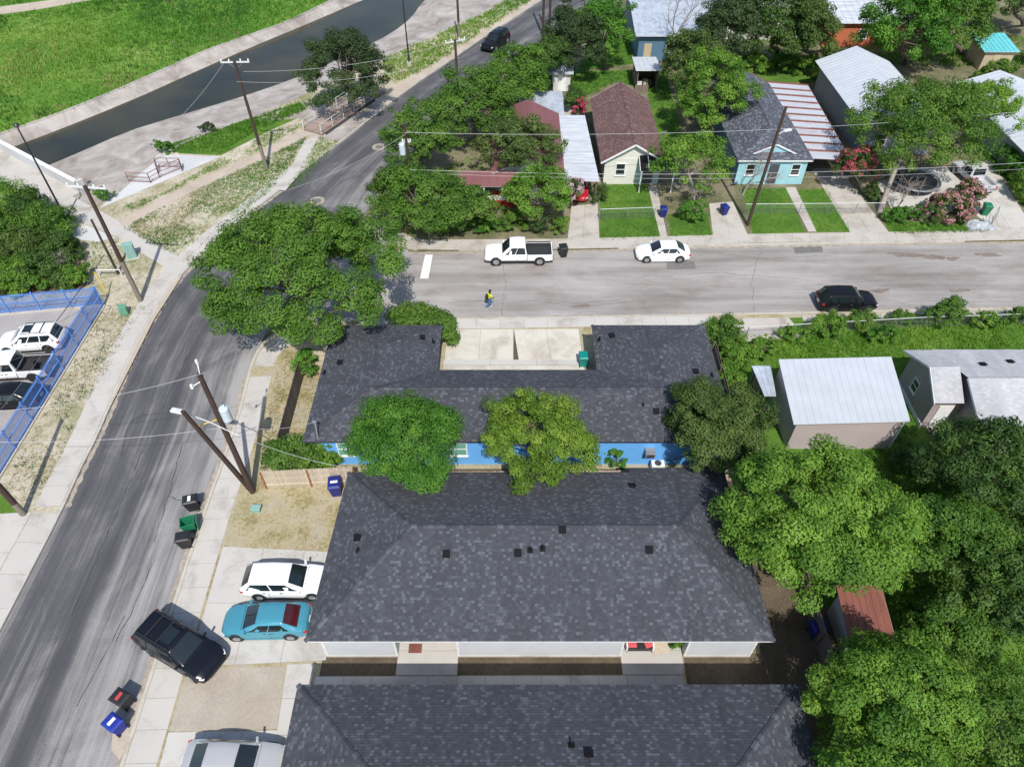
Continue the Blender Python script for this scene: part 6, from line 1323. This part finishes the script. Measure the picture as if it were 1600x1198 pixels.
tree('wide feathery light green tree hanging over the trampoline and the pickup', (34.49,57.38), (38.08,63.33,6.00), (6.5,6.0,3.3), 'leaf_willow', 36000, .25, 150, 1.05, 52, .22, 'bark_pale', droop=.8, limbs=24)
tree('second airy part of the feathery grove beside the right hand house', (47.02,68.71), (46.54,68.21,5.40), (3.9,3.6,2.5), 'leaf_bright', 10000, .26, 80, .75, 53, .28, 'bark_pale', droop=.6)
tree('pink red flowering crape myrtle beside the striped carport', (34.36,61.19), (32.79,61.68,2.80), (1.9,1.6,1.6), 'leaf_dark', 5000, .22, 36, .6, 54, .1, 'bark_pale', blossom=('leaf_red',1700,.18))
shrub('pink flowering oleander at the kerb beside the trampoline', (40.47,56.74)[:2], (2.4,1.5,1.3), 'leaf_dark', 5000, .2, 34, 55, blossom=('leaf_pink',3200,.17))
shrub('smaller pink oleander behind the large one by the bin', (43.62,59.81)[:2], (1.2,1.0,1.1), 'leaf_dark', 1800, .2, 18, 56, blossom=('leaf_pink',1100,.17))
bare('grey dead tree at the top in front of the pale blue metal roof', (20.02,91.99), 9, 3, .42, r=.16, lean=(.1,.1))
bare('grey bare tree in the cottage front yard', (17.78,58.69), 4.5, 5, .55, r=.08)
bare('bare twiggy tree in front of the aqua house', (22.36,60.61), 5.5, 8, .5, r=.10, lean=(.4,.1))
bare('pale dead branches among the dark shrubs left of the poles', (-38.24,48.04), 4.5, 9, .75, r=.09)
bare('pale dead branches under the trees at the right edge', (28.76,23.02), 5.0, 12, .8, r=.10, lean=(-.3,0))
bare('grey bare shrub beside the trampoline', (36.09,57.82), 4.5, 15, .6, r=.09, lean=(.2,0))
# dark thicket left
struct(build('leaf_litter', MB().sheet([(-51.91,57.82),(-44.66,57.82),(-39.64,53.16),(-35.44,47.17),(-35.71,45.90),(-44.92,44.82)], .013), 'soil'))
for i, (px, r_, mt, lb) in enumerate((((-46.41,56.21),(3.0,2.6,2.0),'leaf_bright','bright shrub at the left edge nearest the concrete bridge'),((-41.78,53.45),(2.6,2.2,1.8),'leaf_oak','dark shrub between the bridge end and the dead branches'),((-42.69,49.38),(3.0,2.4,1.7),'leaf_olive','olive shrub at the left edge in the middle of the thicket'),((-38.93,47.17),(2.6,1.9,1.5),'leaf_dark','dark shrub behind the blue fence right of the thicket'),((-41.92,46.15),(2.6,1.6,1.4),'leaf_oak','green shrub behind the blue fence at the left edge'),((-36.33,46.74),(1.3,1.2,1.0),'leaf_bright','small bright shrub behind the blue fence corner'),((-44.39,55.69),(2.4,2.2,1.7),'leaf_dark','dark shrub between the two shrubs nearest the concrete bridge'),((-42.18,51.23),(2.5,2.2,1.6),'leaf_oak','shrub in the middle of the thicket left of the dead branches'),((-40.22,46.48),(2.2,1.6,1.4),'leaf_bright','yellowish shrub behind the middle of the blue fence'),((-38.68,50.29),(1.6,1.5,1.3),'leaf_dark','dark low shrub among the dead branches'),((-46.03,52.18),(2.6,2.4,1.9),'leaf_dark','dark shrub cut off by the left edge above the car park'))):
    shrub(lb, px, r_, mt, 7500 if i != 5 else 3000, .22, 30, 60+i)
# garden shrubs
SH = [((-7.21,40.79),(2.2,1.5,1.5),'leaf_willow',9000,'feathery bright shrub behind the left wing beside the concrete drive',.24),((-5.22,40.06),(1.1,1.4,1.3),'leaf_willow',5000,'drooping end of the feathery hedge at the corner of the left wing',.24),
 ((-13.83,27.92),(2.2,1.2,1.4),'leaf_willow',8000,'large feathery bush over the pale timber fence',.2),((-12.00,27.92),(1.0,.9,1.1),'leaf_bright',2600,'yellow green bush between the pale fence and the blue wall',.18),((-14.90,36.46),(.8,.9,1.2),'leaf_fern',3200,'small round shrub inside the weathered fence',.17),
 ((6.75,27.92),(.7,.5,1.0),'leaf_fern',1600,'small shrub in front of the blue wall',.15),((15.93,39.70),(1.3,1.1,1.4),'leaf_oak',5000,'dark shrub at the corner of the right wing',.2),((16.78,37.94),(1.6,1.4,.9),'leaf_bright',4500,'light green vine mound beside the brown side fence',.18),((15.73,35.29),(1.2,1.2,.9),'leaf_bright',3000,'light green vine mound nearer the lean-to roof',.18),
 ((24.36,40.79),(1.5,.9,.9),'leaf_bright',4200,'weedy shrub on the fence line below the driving black suv',.19),((27.35,41.53),(1.2,.8,.8),'leaf_weed' if False else 'leaf_willow',2600,'weedy shrub right of the one below the black suv',.19),((33.43,41.69),(1.4,.9,1.3),'leaf_oak',4000,'tall shrub on the fence line at the right',.2),
 ((21.71,40.20),(1.3,.7,.6),'leaf_bright',2400,'low weedy shrub at the left end of the fence line',.18),((30.50,41.91),(1.2,.6,.6),'leaf_willow',2200,'low weedy shrub right of the driving black suv',.18),((36.70,41.69),(1.3,.7,.7),'leaf_bright',2600,'weedy shrub on the fence line near the right edge',.18),((39.79,41.84),(1.2,.7,.8),'leaf_oak',2400,'green shrub on the fence line cut off by the right edge',.18),((19.10,38.64),(1.2,1.0,.6),'leaf_bright',2400,'low vine patch behind the lean-to roof',.18),((28.57,40.06),(1.4,.8,.6),'leaf_fern',2600,'dark green weed clump behind the white roofed house',.18),
 ((-5.83,54.45),(1.6,1.0,1.0),'leaf_oak',3000,'low shrub at the rounded kerb corner',.2),((-2.63,54.66),(1.5,.9,.8),'leaf_weed' if False else 'leaf_fern',2600,'low shrub left of the white pickup roof',.2),((0.00,54.86),(1.5,.9,.9),'leaf_willow',2800,'bright low shrub behind the white pickup',.2),((2.21,54.45),(.9,.8,1.0),'leaf_channel',1700,'blue green shrub behind the pickup bed',.18),((4.31,54.45),(.8,.8,.8),'leaf_bright',1500,'small bright shrub beside the corner driveway',.18),
 ((8.29,59.47),(.8,.9,1.0),'leaf_dark',1500,'small dark shrub at the cottage driveway fence',.18),((6.98,78.73),(1.2,1.4,1.3),'leaf_dark',2600,'dark shrub behind the carport beside the cottage',.24),((7.46,77.14),(.7,.7,1.2),'leaf_red',900,'dark red leaved shrub beside the maroon cottage',.22),
 ((29.77,89.26),(2.6,1.8,1.2),'leaf_bright',3500,'bright shrub behind the grey shingled roof, left one',.28),((34.01,89.26),(2.2,1.6,1.2),'leaf_fern',3500,'bright shrub behind the grey shingled roof, right one',.28),((36.64,88.12),(1.8,1.6,1.3),'leaf_bright',3000,'bright shrub beside the pale ribbed roof',.28),
 ((35.91,56.21),(1.6,.9,.8),'leaf_fern',2600,'low dark shrub at the foot of the bare trunk',.2),((38.28,56.21),(1.1,.8,.8),'leaf_dark',1800,'low shrub left of the pink oleander',.2),((34.58,60.04),(.7,1.2,.9),'leaf_dark',1600,'narrow shrub beside the wide driveway',.2),
 ((50.05,64.57),(1.2,3.0,1.2),'leaf_fern',5000,'dark hedge along the right driveway',.22),((49.40,60.04),(1.2,2.4,1.3),'leaf_oak',4000,'nearer hedge along the right driveway',.22),((66.03,91.99),(1.8,1.5,1.1),'leaf_yellow',2500,'yellow green shrub beside the turquoise shed',.3),((58.61,86.27),(2.4,1.8,1.2),'leaf_oak',3500,'shrub in front of the turquoise shed',.28),
 ((-36.50,68.98),(1.2,.8,.6),'leaf_fern',1400,'small reed clump at the channel edge by the ramp',.25),((-39.00,59.81),(.9,.7,.6),'leaf_fern',1000,'small weed tuft on the white concrete beside the bridge',.2),((-33.30,73.64),(.9,.6,.5),'leaf_channel',700,'small weed clump among the rocks on the channel bank',.22),
 ((16.62,56.21),(1.3,.9,1.1),'leaf_fern',2400,'green shrub on the lawn below the grey bare tree',.2),((21.60,18.87),(1.2,1.0,1.2),'leaf_bright',3000,'bright shrub beyond the rusty shed',.16),((22.59,17.73),(1.6,1.3,1.0),'leaf_oak',3600,'dark shrub right of the rusty shed',.16),((26.43,25.81),(1.8,1.5,1.1),'leaf_oak',4200,'green undergrowth between the two large trees at the right',.18),((25.38,27.82),(1.3,1.1,.8),'leaf_dark',2400,'undergrowth in front of the pinkish wall',.18),
 ((16.19,12.05),(1.4,1.2,1.1),'leaf_bright',3200,'bright undergrowth at the corner of the near roof',.16)]
for i, (c, r_, mt, nl, lb, lf) in enumerate(SH): shrub(lb, c, r_, mt, nl, lf, max(12, nl//130), 100+i)
for i, (x, y) in enumerate(((9.2-.5,16.0),(8.5,15.75))[:1]): shrub('leafy potted fern on the right porch', (x,y), (.4,.35,.5), 'leaf_fern', 500, .16, 8, 170, name='potted_plant', cat='plant')
# ------------------------------------------------------------------ grass
def inside(poly, xy):
    x, y = xy[:,0], xy[:,1]; r = np.zeros(len(xy), bool); n = len(poly)
    for i in range(n):
        (x0,y0), (x1,y1) = poly[i][:2], poly[(i+1)%n][:2]
        if y0 == y1: continue
        r ^= ((y0 > y) != (y1 > y)) & (x < (x1-x0)*(y-y0)/(y1-y0)+x0)
    return r
def grass(name, label, poly, dens, h, mat, seed, wd=.05, blades=4, spread=.12, patch=None, holes=(), z=.006, tsc=.12):
    rng = np.random.default_rng(seed); P_ = np.array([p[:2] for p in poly]); lo, hi = P_.min(0), P_.max(0); n = int((hi-lo).prod()*dens)
    xy = rng.uniform(lo, hi, (n,2)); xy = xy[inside(poly, xy)]
    for hl in holes: xy = xy[~inside(hl, xy)]
    if patch: xy = xy[sines(rng, xy, patch[0])+.5*sines(rng, xy, patch[0]*3.3)+.35*rng.normal(size=len(xy)) > patch[1]]
    n = len(xy); tn = .5+.30*sines(rng, xy, tsc)+.12*rng.normal(size=n); hh = h*(1+.35*sines(rng, xy, tsc*1.7)).clip(.4,1.8)
    xy = np.repeat(xy, blades, 0)+rng.normal(size=(n*blades,2))*spread; tn = np.repeat(tn, blades)+.14*rng.normal(size=n*blades); hh = np.repeat(hh, blades)*rng.uniform(.5,1.2,n*blades)
    a = rng.uniform(0,6.28,n*blades); d = np.stack([np.cos(a),np.sin(a)],1)*wd/2; ln = rng.normal(size=(n*blades,2))*hh[:,None]*.45; zz = np.full((n*blades,1), z)
    v = np.stack([np.hstack([xy-d,zz]), np.hstack([xy+d,zz]), np.hstack([xy+ln, zz+hh[:,None]])], 1)
    return stuff(np_mesh(name, v, 3, mat, np.clip(tn,0,1)), label, 'grass')
grass('tall_grass', 'tall green grass covering the field beyond the channel', [(-58.44,68.71),(-56.06,73.35),(-53.75,75.90),(-51.33,78.57),(-48.04,83.24),(-44.14,89.64),(-40.46,96.11),(-35.27,102.32),(-31.75,106.38),(-27.00,115.53),(-24.85,126.86),(-90.07,126.86)], 6.0, .34, 'blade_field', 1, .15, 4, .28, holes=[[(-78.79,106.14),(-75.65,112.53),(-68.47,115.53),(-61.24,115.53),(-69.00,110.43),(-73.57,108.38),(-77.48,103.73)]], tsc=.10)
FIELD = [(-58.44,68.71),(-56.06,73.35),(-53.75,75.90),(-51.33,78.57),(-48.04,83.24),(-44.14,89.64),(-40.46,96.11),(-35.27,102.32),(-31.75,106.38),(-27.00,115.53),(-24.85,126.86),(-90.07,126.86)]; FPATH = [(-78.79,106.14),(-75.65,112.53),(-68.47,115.53),(-61.24,115.53),(-69.00,110.43),(-73.57,108.38),(-77.48,103.73)]
grass('tall_weeds', 'darker tall weed clumps scattered in the field beyond the channel', FIELD, 2.2, .62, 'blade_dark', 30, .16, 5, .22, patch=(.16,.55), holes=[FPATH])
grass('dry_grass', 'straw coloured patches in the field beyond the channel', FIELD, 3.0, .36, 'blade_dry', 31, .12, 4, .3, patch=(.13,.85), holes=[FPATH])
grass('verge_grass', 'sparse dry grass on the verge beside the blue fence', [(-32.85,44.02),(-31.02,44.66),(-29.30,44.66),(-29.86,41.53),(-29.88,37.13),(-29.96,34.79),(-30.04,31.94),(-29.65,28.08),(-29.81,25.72),(-30.61,24.86),(-32.40,26.06),(-32.42,31.36),(-32.59,37.94)], 26, .11, 'blade_dry', 2, .04, 4, .08, patch=(.8,-.35))
grass('verge_grass', 'green tufts on the verge beside the blue fence', [(-32.85,44.02),(-31.02,44.66),(-29.30,44.66),(-29.86,41.53),(-29.88,37.13),(-29.96,34.79),(-30.04,31.94),(-29.65,28.08),(-29.81,25.72),(-30.61,24.86),(-32.40,26.06),(-32.42,31.36),(-32.59,37.94)], 30, .13, 'blade_dark', 40, .045, 4, .1, patch=(1.3,.35))
grass('verge_grass', 'green tufts round the poles and cabinet by the path', [(-38.85,52.67),(-35.61,53.16),(-28.75,48.04),(-29.34,45.07),(-31.28,44.66),(-33.88,44.66),(-36.52,47.17)], 24, .13, 'blade_lawn', 41, .05, 4, .1, patch=(.7,.2))
grass('verge_grass', 'patchy grass on the verge between the paths and the main road', [(-35.40,54.86),(-34.72,56.21),(-31.23,61.19),(-26.40,66.86),(-22.22,72.33),(-22.79,65.45),(-23.74,61.19),(-26.42,55.17),(-27.97,50.76),(-28.29,50.01)], 26, .11, 'blade_dry', 3, .045, 4, .09, patch=(.5,-.2))
grass('verge_grass', 'green patches of grass between the paths and the main road', [(-35.40,54.86),(-34.72,56.21),(-31.23,61.19),(-26.40,66.86),(-22.22,72.33),(-22.79,65.45),(-23.74,61.19),(-26.42,55.17),(-27.97,50.76),(-28.29,50.01)], 46, .16, 'blade_lawn', 4, .06, 4, .1, patch=(.42,-.25))
grass('verge_grass', 'green grass strip between the ramp and the curved path', [(-38.02,57.82),(-33.73,61.19),(-30.26,67.64),(-26.59,73.20),(-23.24,77.45),(-23.14,75.14),(-26.94,68.98),(-31.90,63.34),(-35.69,58.03)], 34, .14, 'blade_lawn', 5, .055, 4, .1, patch=(.6,-.7))
grass('bank_grass', 'long green grass along the top of the channel bank', [(-36.98,69.80),(-33.50,72.91),(-28.90,76.83),(-24.64,80.69),(-23.50,78.73),(-28.10,73.64),(-30.56,68.71),(-35.02,68.98)], 18, .35, 'blade_weed', 6, .09, 4, .16)
grass('bank_grass', 'long green grass on the channel bank up the main road', [(-16.61,92.79),(-9.52,102.32),(-4.61,108.63),(-0.96,114.43),(3.91,117.78),(1.89,112.80),(-2.69,104.68),(-6.81,97.39),(-11.20,89.26),(-14.07,86.27),(-15.70,86.82)], 11, .38, 'blade_field', 7, .12, 4, .2, patch=(.3,-1.3))
grass('bank_grass', 'grass under the rounded channel oak', [(-24.64,80.69),(-18.70,85.90),(-15.63,86.27),(-16.17,84.47),(-19.69,82.38),(-23.50,78.73),(-26.69,76.67)], 10, .3, 'blade_weed', 8, .1, 4, .18)
grass('verge_grass', 'short green grass between the footbridge and the kerb', [(-20.83,72.33),(-18.55,71.19),(-20.85,62.97),(-22.18,61.19),(-21.57,65.83)], 30, .12, 'blade_lawn', 9, .05, 4, .09)
grass('lawn_grass', 'mown grass of the cottage front lawn', [(8.71,62.25),(13.45,62.73),(13.27,53.55),(7.98,53.06)], 45, .10, 'blade_lawn', 10, .045, 4, .08)
grass('lawn_grass', 'small lawn in front of the twiggy tree', [(14.75,57.17),(18.33,57.38),(18.04,53.75),(14.32,53.65)], 45, .10, 'blade_lawn', 11, .045, 4, .08)
grass('lawn_grass', 'left lawn in front of the aqua house', [(22.69,61.54),(26.86,61.90),(26.56,54.45),(21.87,54.05)], 45, .10, 'blade_lawn', 12, .045, 4, .08)
grass('lawn_grass', 'right lawn in front of the aqua house', [(27.86,61.43),(30.98,61.78),(31.03,54.56),(27.73,54.45)], 45, .10, 'blade_lawn', 13, .045, 4, .08)
grass('lawn_grass', 'grass strip at the kerb below the trampoline', [(34.79,57.71),(35.57,56.11),(40.09,55.58),(43.42,56.42),(44.04,55.07),(43.06,54.35),(34.32,54.15)], 40, .14, 'blade_lawn', 14, .05, 4, .09)
grass('lawn_grass', 'back lawn behind the maroon cottage', [(7.58,88.88),(19.13,89.83),(18.38,68.98),(16.03,67.64),(16.08,83.77),(12.47,85.90),(8.76,82.04),(7.32,77.14),(6.79,80.69)], 14, .16, 'blade_lawn', 15, .09, 4, .13)
grass('lawn_grass', 'rough grass of the back yards at the top', [(11.24,99.59),(16.00,99.59),(15.48,91.59),(8.16,89.26)], 10, .2, 'blade_lawn', 16, .1, 4, .16)
grass('weeds', 'bright green weeds filling the lot below the side street', [(17.94,39.91),(22.92,40.64),(25.33,42.29),(41.06,43.38)] + [(46,44.2),(46,36.6),(27,36.3),(26.2,34.8),(16.3,35.2),(14.95,32),(14.95,40)], 20, .26, 'blade_weed', 17, .09, 4, .2, tsc=.35)
grass('weeds', 'shaded grass between the white roofed house and the pale house', [(25.2,28.0),(27.6,31),(27.6,35.6),(26.0,35.2),(25.3,29.6),(17.6,28.7),(17.6,25),(29,25),(29.4,28)], 18, .28, 'blade_lawn', 18, .09, 4, .14)
grass('weeds', 'wild grass under the trees at the right', [(17.6,25),(42,27.5),(42,4),(24,4),(20.2,15),(20.2,18.5),(17.2,19)], 9, .32, 'blade_weed', 19, .1, 4, .16, patch=(.35,-.5))
grass('dry_grass', 'straw coloured grass of the lawn in front of the cars', [(-17.07,21.42),(-17.14,25.33),(-16.11,25.72),(-10.96,26.21),(-11.24,23.70),(-11.32,21.21)], 40, .07, 'blade_dry', 20, .035, 4, .07, patch=(1.0,-.7))
grass('green_tufts', 'sparse green tufts in the dry lawn in front of the cars', [(-17.07,21.42),(-17.14,25.33),(-16.11,25.72),(-10.96,26.21),(-11.24,23.70),(-11.32,21.21)], 30, .08, 'blade_lawn', 33, .035, 4, .09, patch=(1.1,1.25))
grass('dry_grass', 'straw coloured grass strip beside the weathered fence', [(-16.22,25.81),(-16.75,29.95),(-17.50,37.94),(-16.13,38.99),(-15.89,29.95),(-15.45,26.30)], 40, .08, 'blade_dry', 21, .035, 4, .07)
grass('dry_grass', 'grass inside the weathered fence beside the courtyard house', [(-15.63,29.95),(-15.68,38.22),(-14.48,38.50),(-13.57,29.95)], 40, .10, 'blade_dry', 22, .035, 4, .07)
grass('yard_grass', 'rough weeds under the trees of the corner house', [(-11.94,56.74),(-10.23,63.58),(-6.80,70.08),(0.00,82.38),(4.89,91.59),(5.89,79.05),(4.37,61.19),(4.72,55.69),(0.00,54.15),(-5.79,53.85),(-9.84,53.85)], 6, .25, 'blade_weed', 23, .1, 4, .16, patch=(.3,.0))
grass('yard_grass', 'weeds in the back yards at the top right', [(19.55,91.59),(28.96,93.61),(40.23,92.59),(48.88,91.59),(64.20,89.64),(69.40,100.04),(21.52,104.68)], 3, .4, 'blade_weed', 24, .16, 4, .25)
